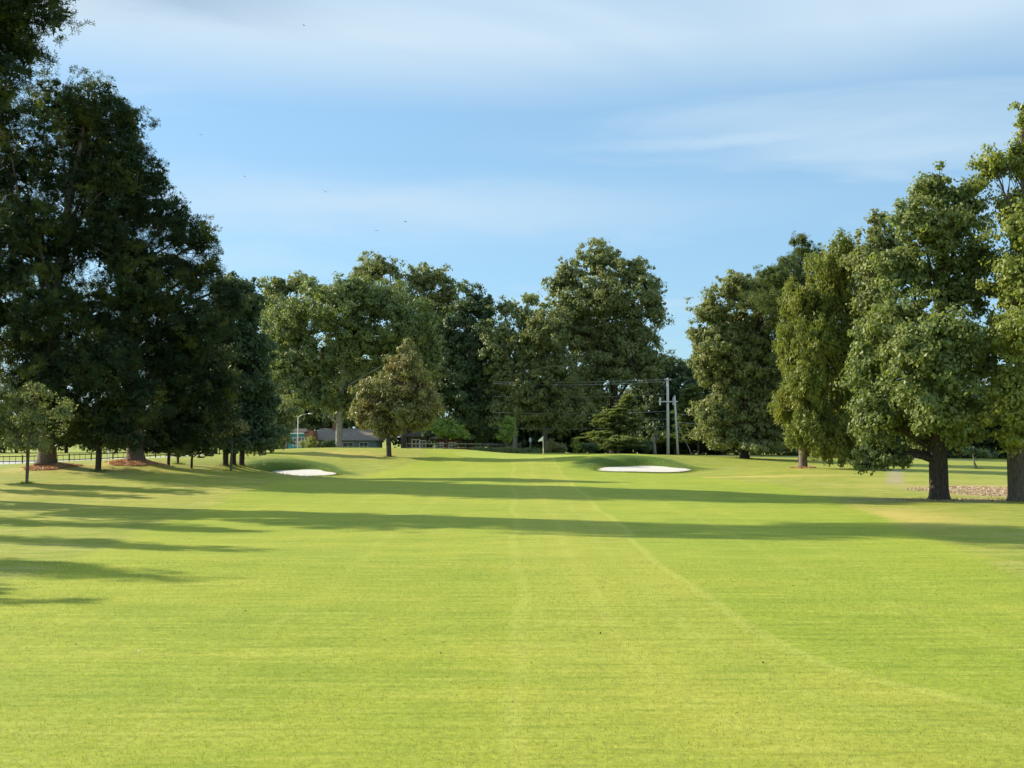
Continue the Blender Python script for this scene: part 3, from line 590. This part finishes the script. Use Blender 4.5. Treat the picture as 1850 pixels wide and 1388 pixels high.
tree('broadleaf_tree', 'sparse grey-green tree top just left of the big oak', 'tree', 1592, [(1590,398,22,20),(1583,428,32,22),(1610,440,26,30),(1570,470,40,35),(1590,540,40,50),(1600,620,40,60)], 90.0, 0.3, 'leaf', 0.3, M['olive'], M['bark_mid'], 1.2, RB, 83, sub=12)
OAK = 'two large oaks on the right'
tree('oak_tree', 'large green oak, full crown sweeping low to the left of its black trunk', 'tree', 1695,
     [(1700,750,60,42,-3.5),(1700,690,60,50,-4),(1650,640,50,45,-4),(1710,600,50,50,-4),(1697,340,44,36),(1750,365,36,48),(1650,400,44,44),(1705,420,58,52),(1640,490,60,52),(1720,520,66,58),(1622,590,56,52),(1700,610,70,58),(1595,680,52,46),(1680,700,66,48),(1765,640,44,60),(1750,750,48,42),(1590,750,46,38),(1650,775,50,36),(1565,755,34,40),(1595,832,36,14),(1560,843,18,7),(1575,640,34,40),(1572,815,26,20),(1620,825,34,18),(1710,785,50,26),(1765,480,36,60)], 59.0, 0.50, 'leaf', 0.21, M['oak'], M['bark_dark'], 2.0, OAK, 90, sub=12, flare=1.55)
tree('oak_tree', 'yellow-green oak cut by the right edge, stout mottled trunk', 'tree', 1842,
     [(1845,770,50,44,-4),(1850,700,50,50,-4),(1850,600,50,50,-4),(1850,500,50,50,-3),(1850,420,50,44,-3),(1795,298,34,34),(1848,285,36,40),(1852,195,16,22),(1862,235,24,26),(1905,300,60,80),(1835,380,36,44),(1880,420,60,60),(1860,520,56,60),(1825,600,38,42),(1880,640,60,60),(1812,690,28,46),(1850,745,50,42),(1930,560,80,120),(1900,800,60,30)], 58.0, 0.62, 'leaf', 0.21, M['oak_yellow'], M['bark_mid'], 1.7, OAK, 91, sub=12, flare=1.5, top=16.0)
for k_, (px, D) in enumerate([(1480,172),(1530,165),(1620,168),(1710,165),(1800,168),(1900,160)]):
    tree('understorey_tree', 'dark distant tree under the right-hand oaks, ' + ['behind the feathery olive tree', 'left of the leaf-hung gap', 'behind the lowest oak boughs', 'behind the black oak trunk', 'between the two oak trunks', 'at the right edge'][k_], 'tree', px,
         [(px, 740, 65, 60), (px - 25, 795, 50, 30), (px + 28, 790, 50, 32), (px - 15, 818, 45, 12), (px + 30, 816, 45, 12)], float(D), 0.35, 'leaf', 0.66, M['dark'], M['bark_dark'], 1.75, 'distant dark trees on the right', 100 + k_, sub=5)
tree('small_tree', 'small crooked tree with a pale forked stem between the two oak trunks', 'tree', 1766, [(1775,817,14,6),(1790,822,18,4),(1760,812,14,5)], 112.0, 0.10, 'leaf', 0.22, M['dark'], M['bark_pale'], 1.4, None, 110, lean=-.4)
for k_, (px, D) in enumerate([(-60,235),(30,230),(120,232),(210,228),(300,230),(390,215),(455,205)]):
    tree('understorey_tree', 'distant tree across the lawn behind the left pines, ' + ['beyond the frame edge', 'above the far-left end of the fence', 'left of the thin dark trunk', 'behind the slim white post', 'right of the second straw mound', 'left of the three black trunks', 'right of the three black trunks'][k_], 'tree', px,
         [(px, 760, 55, 38), (px - 28, 780, 40, 26), (px + 26, 776, 44, 28)], float(D), 0.35, 'leaf', 0.85, M['dark'], M['bark_dark'], 1.7, 'distant trees across the lawn on the left', 120 + k_, sub=4)
print('leaf tris', TRI)

# shrubs behind the green
def shrub(name, label, px, py, D, rx, ry, mat, seed, leaf=0.22, lai=3.2):
    R = np.random.RandomState(seed); c = pt(px, py, D); s = D / F
    gz_ = H1(c[0], c[1]); root = empty(name, (c[0], c[1], gz_)); tag(root, label, 'shrub', 'shrubs behind the green')
    V, tips = crown_leaves(R, [(c, np.array([rx * s, rx * s, ry * s]))], 'leaf', leaf, lai)
    mesh_obj('foliage', V.reshape(-1, 3), np.arange(len(V) * 4).reshape(-1, 4), mat, root, org=np.array([c[0], c[1], gz_]))
    st = MB()
    for q in tips[0][:8]:
        qq = q - np.array([c[0], c[1], gz_]); st.tube([(0.05 * qq[0], 0.05 * qq[1], -0.1), qq * 0.6, qq], [.04, .03, .012], 5, False)
    st.build('stems', M['bark_mid'], root)
shrub('round_shrub', 'rounded tawny clipped shrub right of the flag', 999, 806, 144, 12, 11, M['brown'], 1, 0.15, 5)
shrub('shrub', 'small dull green shrub right of the rounded tawny one', 1018, 810, 144, 8, 8, M['olive'], 2)
shrub('shrub', 'bright yellow-green shrub left of the layered cedar', 1042, 803, 143, 10, 13, M['oak_yellow'], 3)
shrub('shrub', 'dark shrub at the foot of the layered cedar', 1068, 808, 143, 15, 9, M['dark'], 4)
shrub('shrub', 'yellow-green shrub under the brick end of the teal building', 563, 801, 150, 10, 10, M['oak_yellow'], 5)
shrub('shrub', 'dark low shrub in front of the taupe-roofed house', 590, 803, 150, 14, 7, M['dark'], 6)
shrub('shrub', 'dark shrub beside the cut pale stump', 1165, 806, 150, 14, 12, M['dark'], 7)
shrub('shrub', 'little pale shrub at the foot of the street lamp', 547, 803, 135, 4, 6, M['pale'], 8, 0.15)
# low hedge along the back of the green
R = np.random.RandomState(5); a0 = pt(858, 815, 140); a1 = pt(972, 817, 141)
hl = [(a0 + (a1 - a0) * f_ + np.array([0, R.uniform(-.2, .2), 0]), np.array([0.55, 0.5, 0.42])) for f_ in np.linspace(0, 1, 17)]
V, _ = crown_leaves(R, hl, 'leaf', 0.16, 3.0)
hz = H1(a0[0], 140); root = empty('low_hedge', (a0[0], 140, hz)); tag(root, 'low ragged green hedge along the back of the green', 'hedge')
mesh_obj('foliage', V.reshape(-1, 3), np.arange(len(V) * 4).reshape(-1, 4), M['syc'], root, org=np.array([a0[0], 140, hz]))

# ------------------------------------------------------------------ pine straw, litter, grass tufts
M['straw'] = leafmat('pine_straw', (0.62, 0.34, 0.18), (0.74, 0.46, 0.28), (0.52, 0.26, 0.14), 0.05)
M['litter'] = leafmat('fallen_leaves', (0.44, 0.33, 0.22), (0.58, 0.46, 0.33), (0.46, 0.32, 0.21), 0.1)
def scatter(name, label, cx, cy, rx, ry, n, L, mat, seed, lift=0.02, up=0.25, wd=0.3):
    R = np.random.RandomState(seed); a_ = R.uniform(0, 6.283, n); q = R.uniform(0, 1, n)**0.6
    x = cx + rx * q * np.cos(a_) * (1 + .2 * np.sin(3 * a_)); y = cy + ry * q * np.sin(a_); z = height(x, y) + lift * R.uniform(0.2, 1, n)
    P = np.c_[x, y, z]; nrm = unit(np.array([0, 0, 1.0]) + up * R.normal(size=(n, 3))); ax = R.normal(size=(n, 3)) * [1, 1, .2]
    Ls = L * R.uniform(.6, 1.4, n); V = leaf_quads(R, P, Ls, Ls * wd, nrm, ax)
    o = mesh_obj(name, V.reshape(-1, 3), np.arange(n * 4).reshape(-1, 4), mat); tag(o, label, 'ground cover', kind='stuff'); return o
for k_, (mx, my, aa, rr) in enumerate(MOUNDS):
    scatter('pine_straw', ['orange pine straw heaped round the tallest pine', 'orange pine straw heaped round the broad dark pine', 'thin ring of straw at the foot of the feathery tree'][k_], mx, my - .1, [2.0, 2.1, 1.1][k_], [1.8, 1.9, 1.0][k_], [6500, 7000, 1200][k_], 0.22, M['straw'], 200 + k_, 0.05, 0.45, 0.25)
scatter('leaf_litter', 'brown fallen leaves on bare ground between the two oaks', 28.6, 67.0, 3.8, 5.2, 5200, 0.11, M['litter'], 210, 0.03, 0.5, 0.7)
scatter('leaf_litter', 'dark fallen leaves in the shade at the oak feet', 24.5, 58.7, 4.6, 0.9, 1600, 0.10, M['litter'], 211, 0.03, 0.5, 0.7)

# short blades standing on the nearest turf
R = np.random.RandomState(77); n = 90000
D_ = 9.5 + 20.0 * R.uniform(0, 1, n)**1.5; x = D_ * R.uniform(-.49, .49, n); z = np.interp(D_, [0, 1], [0, 0]) + 0
z = height(x, D_); base_ = np.c_[x, D_, z - .003]
hgt = R.uniform(0.014, 0.032, n) * (1 + .02 * D_); tip_ = base_ + np.c_[R.normal(size=n) * .012, R.normal(size=n) * .012, hgt]
sd_ = unit(np.c_[R.normal(size=n), R.normal(size=n), np.zeros(n)]) * (0.0022 + 0.0001 * D_)[:, None]
V = np.empty((n, 3, 3), np.float32); V[:, 0] = base_ - sd_; V[:, 1] = base_ + sd_; V[:, 2] = tip_
M['blade'] = leafmat('grass_blades', (0.20, 0.26, 0.035), (0.32, 0.34, 0.06), (0.15, 0.20, 0.03), 0.35, 0.2, 0.6)
o = mesh_obj('grass', V.reshape(-1, 3), np.arange(n * 3).reshape(-1, 3), M['blade']); tag(o, 'short mown grass blades on the near fairway', 'grass', kind='stuff')

# longer unmown grass round the trunks and on the bunker lips, and a few leaves blown on the fairway
R = np.random.RandomState(78); Pp = []
for (px_, D__, r_) in ((50,68,.25),(178,78,.45),(305,84,.3),(322,90,.3),(408,90,.5),(422,91,.5),(437,92,.5),(703,115,.5),(1345,125,.9),(1695,59,1.0),(1842,58,1.2),(1766,112,.3),(1592,90,.6)):
    n = 260; a_ = R.uniform(0, 6.283, n); q = r_ * (0.75 + R.gamma(1.5, .35, n)); Pp.append(np.c_[pt(px_, 800, D__)[0] + q * np.cos(a_), D__ + q * np.sin(a_)])
for b in BUNK:
    n = 6000; a_ = R.uniform(0, 6.283, n); wb = 1 + 0.09 * np.sin(3 * a_ + b['rx']) + 0.06 * np.sin(5 * a_ + 1.7)
    q = wb * (1.05 + R.gamma(1.3, .09, n)); Pp.append(np.c_[b['c'][0] + b['rx'] * q * np.cos(a_), b['c'][1] + b['ry'] * q * np.sin(a_)])
Pp = np.vstack(Pp); n = len(Pp); base_ = np.c_[Pp, height(Pp[:, 0], Pp[:, 1]) - .02]
tip_ = base_ + np.c_[R.normal(size=n) * .05, R.normal(size=n) * .05, R.uniform(.06, .20, n)]
sd_ = unit(np.c_[R.normal(size=n), R.normal(size=n), np.zeros(n)]) * 0.014
V = np.empty((n, 3, 3), np.float32); V[:, 0] = base_ - sd_; V[:, 1] = base_ + sd_; V[:, 2] = tip_
M['long'] = leafmat('long_grass', (0.10, 0.16, 0.02), (0.20, 0.25, 0.04), (0.26, 0.25, 0.06), 0.3, 0.2, 0.6)
o = mesh_obj('long_grass', V.reshape(-1, 3), np.arange(n * 3).reshape(-1, 3), M['long']); tag(o, 'longer unmown grass round trunks and bunker lips', 'grass', kind='stuff')
n = 170; D_ = R.uniform(10, 45, n); P = np.c_[D_ * R.uniform(-.46, .46, n), D_, np.zeros(n)]; P[:, 2] = height(P[:, 0], P[:, 1]) + .018
Ls = R.uniform(.025, .06, n); V = leaf_quads(R, P, Ls, Ls * .6, unit(np.array([0, 0, 1.]) + .4 * R.normal(size=(n, 3))), R.normal(size=(n, 3)))
M['bits'] = leafmat('blown_leaves', (0.10, 0.07, 0.03), (0.22, 0.17, 0.07), (0.16, 0.10, 0.05), 0.1)
o = mesh_obj('fallen_leaves', V.reshape(-1, 3), np.arange(n * 4).reshape(-1, 4), M['bits']); tag(o, 'few small brown leaves blown over the fairway', 'leaves', kind='stuff')

# ------------------------------------------------------------------ fence, poles, buildings
M['fence_dark'] = plain('dark_fence_paint', (0.035, 0.032, 0.03), 0.6, 0.2, 9)
M['fence_grey'] = plain('grey_weathered_wood', (0.17, 0.165, 0.155), 0.85, 0.25, 8)
M['white'] = plain('white_paint', (0.78, 0.77, 0.74), 0.55, 0.06, 5)
M['polewood'] = plain('pale_pole_wood', (0.62, 0.60, 0.55), 0.85, 0.15, 7, bump=0.01)
M['metal'] = plain('dull_grey_metal', (0.42, 0.43, 0.44), 0.45, 0.1, 7, metal=0.4)
M['wire'] = plain('grey_wire', (0.40, 0.40, 0.41), 0.5, 0.05, 2)
def fence(label, pts, post_h, gap, mat, rails, pickets=0, pw=0.05, name='rail_fence', cat='fence', group=None):
    P = [np.array(q, float) for q in pts]; o0 = np.array([P[0][0], P[0][1], H1(*P[0][:2])])
    root = empty(name, o0); tag(root, label, cat, group)
    pos = []
    for i in range(len(P) - 1):
        n = max(1, int(round(np.linalg.norm(P[i+1] - P[i]) / gap)))
        for k_ in range(n): pos.append(P[i] + (P[i+1] - P[i]) * k_ / n)
    pos.append(P[-1]); G = [np.array([q[0], q[1], H1(q[0], q[1])]) - o0 for q in pos]
    pm = None
    for g_ in G:
        if pm is None:
            mb = MB(); mb.box(-pw, pw, -pw, pw, -0.3, post_h); pm = mb.build('post', mat, root); o = pm
        else: o = pm.copy(); C.objects.link(o)
        o.parent = root; o.location = tuple(g_)
    for h_ in rails:
        for i in range(len(G) - 1):
            mb = MB(); a_ = G[i] + [0, -pw - .012, h_]; b_ = G[i+1] + [0, -pw - .012, h_]
            mb.tube([a_, b_], [0.045, 0.045], 4); mb.build('rail', mat, root)
    if pickets:
        mb = MB()
        for i in range(len(G) - 1):
            n = pickets
            for k_ in range(1, n):
                q = G[i] + (G[i+1] - G[i]) * k_ / n; mb.box(q[0] - .02, q[0] + .02, q[1] - pw - .09, q[1] - pw - .065, q[2] + 0.06, q[2] + post_h - .05)
        o = mb.build('pickets', mat, root); o['kind'] = 'stuff'
    return root
fence('dark post and rail fence with close pickets behind the left pines', [(-57, 112), (-48, 114.5), (-40, 117.5), (-36.3, 120)], 1.25, 2.2, M['fence_dark'], (1.12, 0.62), 4)
fence('dark fence receding behind the three black trunks', [(-36.3, 121), (-33.5, 127), (-31, 135)], 1.2, 2.4, M['fence_dark'], (1.05, 0.55), 0)
fence('weathered grey picket fence behind the low hedge', [tuple(pt(868, 800, 147)[:2]), tuple(pt(940, 800, 147)[:2])], 1.35, 1.0, M['fence_grey'], (0.5, 1.1), 4, .04, 'picket_fence')
fence('low grey fence behind the shaded woodland edge right of the browning tree', [tuple(pt(735, 800, 152)[:2]), tuple(pt(868, 800, 150)[:2])], 1.3, 2.0, M['fence_grey'], (0.6, 1.15), 0, .05)
pm = None
for i, px in enumerate((444, 450, 455, 462, 468, 474)):
    c = pt(px, 800, 150 - i * 0.8); z = H1(c[0], c[1])
    if pm is None:
        mb = MB(); mb.tube([(0, 0, -.2), (0, 0, .78), (0, 0, .85)], [.1, .1, .05], 8); pm = mb.build('bollard', M['white'])
    o = pm if i == 0 else pm.copy()
    if i: C.objects.link(o)
    o.location = (c[0], c[1], z - 0.0)
    tag(o, 'short white bollard, ' + ['leftmost', 'second from the left', 'third from the left', 'fourth from the left', 'fifth from the left', 'rightmost'][i] + ' of the row right of the three black trunks', 'bollard', 'white bollards by the road')
# white post and slim dark pole among the pines
c = pt(197, 830, 124); z = H1(c[0], c[1]); mb = MB(); mb.tube([(0,0,-.2),(0,0,2.2),(0,0,2.3)], [.09,.085,.03], 8); o = mb.build('marker_post', M['white']); o.location = (c[0], c[1], z)
tag(o, 'slim white post behind the fence right of the thin dark trunk', 'post')
# utility poles and wires
def pole(name, label, px, pytop, D, r, dxtop=0.0):
    b = pt(px, 822, D); z = H1(b[0], b[1]); top = pt(px, pytop, D)
    root = empty(name, (b[0], b[1], z)); tag(root, label, 'utility pole', 'utility poles at the back of the hole')
    h = top[2] - z; mb = MB(); mb.tube([(0, 0, -.3), (dxtop * .5, 0, h * .5), (dxtop, 0, h)], [r, r * .88, r * .72], 10); mb.build('shaft', M['polewood'], root, True)
    return root, h, b, z
r1_, h1_, b1_, z1_ = pole('utility_pole', 'tall straight pale utility pole carrying wires and a crossarm', 1207, 683, 158.0, 0.22)
mb = MB(); mb.box(-1.4, 1.4, -.30, -.19, h1_ * .685, h1_ * .70); mb.build('crossarm', M['polewood'], r1_)
for sx, cc_ in ((-1.15, M['white']), (0.72, M['metal'])):
    mb = MB(); mb.tube([(sx, -.4, h1_ * .645), (sx, -.4, h1_ * .735)], [.12, .12], 10).tube([(sx, -.4, h1_ * .735), (sx, -.4, h1_ * .75)], [.07, .05], 8)
    mb.build('transformer_can', cc_, r1_)
mb = MB(); mb.box(-.5, .5, -.26, -.17, h1_ - .35, h1_ - .22); mb.build('top_bracket', M['metal'], r1_)
for sx in (-.4, .4):
    mb = MB(); mb.tube([(sx, -.2, h1_ - .22), (sx, -.2, h1_ - .02)], [.06, .03], 6); mb.build('insulator', M['metal'], r1_)
r2_, h2_, b2_, z2_ = pole('utility_pole', 'shorter leaning pale utility pole right of the tall one', 1225, 715, 160.0, 0.18, -0.45)
def wire(label, A, B, sag, r=.022):
    A = np.array(A, float); B = np.array(B, float); P = []
    for k_ in range(25):
        f_ = k_ / 24; q = A + (B - A) * f_; q[2] -= sag * 4 * f_ * (1 - f_); P.append(q - A)
    mb = MB(); mb.tube(P, [r] * 25, 5, False); o = mb.build('power_line', M['wire'], None, True); o.location = tuple(A); tag(o, label, 'wire', 'overhead wires')
T1 = pt(1207, 684, 158)
for i, (py0, py1, sg) in enumerate(((685, 690, .25), (689, 693, .35), (712, 716, .3), (743, 745, .3), (757, 755, .3), (770, 773, .3))):
    wire(['topmost pair, upper overhead wire running left from the tall pole', 'topmost pair, lower overhead wire running left from the tall pole', 'faint wire just below the topmost pair', 'bright middle overhead wire crossing the dark trees', 'faint wire under the bright middle one', 'lowest overhead wire running left behind the flag'][i],
         pt(1206, py0, 157.8), pt(890, py1, 156), sg, 0.024 if i in (0, 1, 3) else .013)
for i, (py0, py1) in enumerate(((748, 750), (763, 766))):
    wire(['upper overhead wire running right from the leaning pole', 'lower overhead wire running right from the leaning pole'][i], pt(1224, py0, 159.7), pt(1420, py1, 156), .3, .03)
wire('left guy wire slanting to the ground right of the leaning pole', pt(1222, 760, 160), pt(1250, 822, 158), 0, .03)
# pale stump
b = pt(1183, 822, 150); z = H1(b[0], b[1]); root = empty('tree_stump', (b[0], b[1], z)); tag(root, 'pale bare forked tree stump left of the tall utility pole', 'stump')
mb = MB(); mb.tube([(0,0,-.2),(-.05,0,1.0),(-.12,0,2.1),(-.28,0,2.7)], [.28,.22,.18,.05], 10); mb.build('trunk', M['bark_pale'], root, True)
mb = MB(); mb.tube([(-.05,0,1.2),(.16,0,2.1),(.22,0,3.3)], [.16,.13,.04], 8); mb.build('limb', M['bark_mid'], root, True)
# street lamp
b = pt(538, 806, 140); z = H1(b[0], b[1]); root = empty('street_lamp', (b[0], b[1], z)); tag(root, 'slim street lamp with a long arm in front of the teal building', 'street lamp')
h = pt(538, 753, 140)[2] - z; mb = MB(); mb.tube([(0,0,-.2),(0,0,h*.5),(0,0,h)], [.09,.07,.05], 8); mb.build('pole', M['polewood'], root, True)
mb = MB(); mb.tube([(0,0,h-.1),(.6,0,h+.3),(1.4,0,h+.4)], [.04,.035,.03], 6); mb.build('arm', M['metal'], root, True)
mb = MB(); mb.tube([(1.3,0,h+.36),(1.6,0,h+.38),(1.85,0,h+.36)], [.05,.11,.05], 8); mb.build('lamp_head', M['metal'], root, True)
# small round sign
b = pt(958, 815, 143); z = H1(b[0], b[1]); root = empty('small_sign', (b[0], b[1], z)); tag(root, 'small pale oval sign on a thin post left of the flag', 'sign')
h = pt(958, 795, 143)[2] - z; mb = MB(); mb.tube([(0,0,-.1),(0,0,h-.2)], [.03,.03], 6); mb.build('post', M['metal'], root)
mb = MB(); b0 = [(0.17*math.cos(a_), h + .32*math.sin(a_)) for a_ in np.linspace(0, 2*math.pi, 16, endpoint=False)]; mb.prism(b0, -.08, -.04); mb.build('panel', M['metal'], root)

# flag
M['flagpole'] = plain('pale_yellow_pole', (0.75, 0.74, 0.35), 0.4, 0.03)
M['flagpole2'] = plain('lilac_white_pole', (0.62, 0.60, 0.75), 0.4, 0.03)
M['cloth'] = plain('white_flag_cloth', (0.80, 0.80, 0.78), 0.8, 0.03)
b = pt(981.5, 828, 118); z = H1(b[0], b[1]); root = empty('golf_flag', (b[0], b[1], z)); tag(root, 'white golf flag on its pin, left-flying, on the green', 'flag')
mb = MB(); mb.tube([(0,0,-.05),(0,0,1.0)], [.035,.032], 8); mb.build('lower_pin', M['flagpole'], root, True)
mb = MB(); mb.tube([(0,0,1.0),(-.02,0,2.15),(-.02,0,2.2)], [.032,.028,.012], 8); mb.build('upper_pin', M['flagpole2'], root, True)
V = []; Fq = []
for i in range(9):
    u = i / 8
    for k_ in range(6):
        w_ = k_ / 5; top_ = 2.15 - .28 * u - .12 * u * u; bot_ = 1.72 - .10 * u
        V.append((-.05 - .48 * u, .05 * math.sin(u * 7 + w_ * 2) - .02, top_ + (bot_ - top_) * w_))
for i in range(8):
    for k_ in range(5): Fq.append([i*6+k_, i*6+k_+1, (i+1)*6+k_+1, (i+1)*6+k_])
mesh_obj('cloth', V, Fq, M['cloth'], root, True)
mb = MB(); mb.tube([(0,0,-.002),(0,0,.004)], [.075,.075], 16); mb.build('cup_rim', M['white'], root)

# buildings
M['shingle'] = plain('taupe_shingles', (0.27, 0.235, 0.21), 0.9, 0.25, 4)
M['siding'] = plain('blue_grey_siding', (0.22, 0.26, 0.30), 0.7, 0.12, 3)
M['teal'] = plain('teal_panels', (0.05, 0.25, 0.24), 0.5, 0.25, 1.2)
M['brick'] = plain('dusty_red_brick', (0.34, 0.16, 0.12), 0.9, 0.2, 5)
M['maroon'] = plain('maroon_wall', (0.12, 0.035, 0.03), 0.8, 0.3, 3)
M['glass'] = plain('dark_window_glass', (0.03, 0.04, 0.05), 0.08, 0.1, 2, spec=0.6)
M['darkroof'] = plain('dark_roof', (0.07, 0.065, 0.06), 0.9, 0.2, 4)
def window(root, x, y, z, w, h):
    mb = MB()
    for (x0, x1, z0, z1) in ((x - w/2 - .08, x + w/2 + .08, z + h/2, z + h/2 + .08), (x - w/2 - .08, x + w/2 + .08, z - h/2 - .08, z - h/2), (x - w/2 - .08, x - w/2, z - h/2, z + h/2), (x + w/2, x + w/2 + .08, z - h/2, z + h/2)): mb.box(x0, x1, y - .07, y + .02, z0, z1)
    mb.box(x - .03, x + .03, y - .05, y + .02, z - h/2, z + h/2); mb.box(x - w/2, x - .031, y - .048, y + .02, z - .03, z + .03); mb.box(x + .031, x + w/2, y - .048, y + .02, z - .03, z + .03)
    f_ = mb.build('window', M['white'], root)
    g_ = MB(); g_.box(x - w/2, x + w/2, y - .03, y + .01, z - h/2, z + h/2); g_.build('pane', M['glass'], f_)
def house(name, label, px0, px1, D, wall_h, roof_h, depth, wall, roof, wins, group='houses behind the treeline'):
    a_ = pt(px0, 800, D); b_ = pt(px1, 800, D); cx_ = (a_[0] + b_[0]) / 2; w = b_[0] - a_[0]; z = H1(cx_, D)
    root = empty(name, (cx_, D, z)); tag(root, label, 'house', group)
    mb = MB(); mb.box(-w/2, w/2, 0, depth, -.5, wall_h); mb.build('wall', wall, root)
    mb = MB(); e = .5
    V = [(-w/2 - e, -e, wall_h - .1), (w/2 + e, -e, wall_h - .1), (w/2 + e, depth + e, wall_h - .1), (-w/2 - e, depth + e, wall_h - .1), (-w/2 + .4, depth/2, wall_h + roof_h), (w/2 - .4, depth/2, wall_h + roof_h)]
    V2 = [(x, y, zz + .12) for x, y, zz in V]; n = 6
    Fs = [[0,1,5,4],[1,2,5],[2,3,4,5],[3,0,4]]
    FF = [[i + n for i in f_] for f_ in Fs] + [f_[::-1] for f_ in Fs] + [[0,1,1+n,0+n],[1,2,2+n,1+n],[2,3,3+n,2+n],[3,0,0+n,3+n]]
    mesh_obj('roof', V + V2, FF, roof, root)
    for (fx, fw, fh) in wins: window(root, fx * w / 2, 0, wall_h * .55, fw, fh)
    return root, w
hs, w = house('ranch_house', 'low blue-grey house with a long taupe shingle roof behind the sycamore trunk', 566, 680, 172, 2.2, 1.7, 8, M['siding'], M['shingle'], [(-.6, 1.5, 1.1), (.1, 1.5, 1.1), (.6, 1.2, 1.1)])
mb = MB(); mb.box(-.25 * w, -.25 * w + .8, 3.2, 4.0, 2.4, 4.7); mb.build('chimney', M['brick'], hs)
hs, w = house('teal_building', 'teal-clad building with white-framed windows behind the street lamp', 521, 552, 166, 3.3, .4, 6, M['teal'], M['darkroof'], [(-.1, .8, 1.1), (.55, .7, 1.3)])
mb = MB(); mb.box(w/2 + .005, w/2 + 1.1, -.1, 4, -.5, 3.5); mb.build('brick_end_wall', M['brick'], hs)
mb = MB(); mb.box(-w/2 + .4, w/2 - .1, -.9, -.005, 3.0, 3.2); mb.build('awning', M['white'], hs)
hs, w = house('dark_house', 'shaded dark house with a white cross-barred window right of the browning tree', 738, 772, 164, 2.6, .8, 6, M['darkroof'], M['darkroof'], [(-.2, 1.1, 1.2), (.5, .9, .9)])
hs, w = house('maroon_house', 'low maroon building half hidden by a small sunlit tree', 782, 835, 162, 2.2, .8, 6, M['maroon'], M['darkroof'], [(-.5, .8, .8), (.3, .8, .8)])
mb = MB(); mb.box(-w/2 - .02, -w/2 + .45, -.06, -.005, 0, 1.6); mb.build('door', M['white'], hs)

# birds
M['bird'] = plain('dark_bird_feathers', (0.05, 0.05, 0.055), 0.8, 0.1)
def bird(label, px, py, D, sz, rz, roll, up):
    c = pt(px, py, D); root = empty('bird', c, rz); tag(root, label, 'bird', 'birds in flight'); root.rotation_euler.x = roll
    mb = MB(); mb.tube([(0,-.5*sz,0),(0,-.35*sz,.02*sz),(0,0,0),(0,.3*sz,.01*sz),(0,.42*sz,.03*sz),(0,.5*sz,.01*sz)], [.01*sz,.05*sz,.11*sz,.08*sz,.06*sz,.01*sz], 8); mb.build('body', M['bird'], root, True)
    for s_ in (-1, 1):
        V = [(s_*.05*sz,.18*sz,0),(s_*.05*sz,-.15*sz,0),(s_*.5*sz,.16*sz,up*.3*sz),(s_*.5*sz,-.14*sz,up*.3*sz),(s_*1.05*sz,-.05*sz,up*.22*sz)]
        T = [(x,y,z+.02*sz) for x,y,z in V]; Fs = [[0,2,3,1],[2,4,3]]
        mesh_obj('wing', V + T, Fs + [[i + 5 for i in f_][::-1] for f_ in Fs] + [[0,5,7,2],[2,7,9,4],[4,9,8,3],[3,8,6,1]], M['bird'], root)
bird('largest bird, banking steeply left of centre in the open sky', 588, 347, 90, 0.340, .3, .2, 1.2)
bird('small bird high near the grey cloud at the top', 549, 46, 110, 0.221, 1.2, 0, .3)
bird('small distant bird above the dark pine shoulder, upper of two', 363, 244, 110, 0.221, .2, 0, .5)
bird('small distant bird lower right of the one above the pine', 442, 319, 110, 0.187, 1.9, 0, .6)
bird('small bird tilting up, furthest right of all', 732, 401, 100, 0.238, .9, .5, .9)
bird('small level bird gliding lowest over the sycamore', 681, 417, 110, 0.289, .1, 0, .1)
print('objects', len(bpy.data.objects))
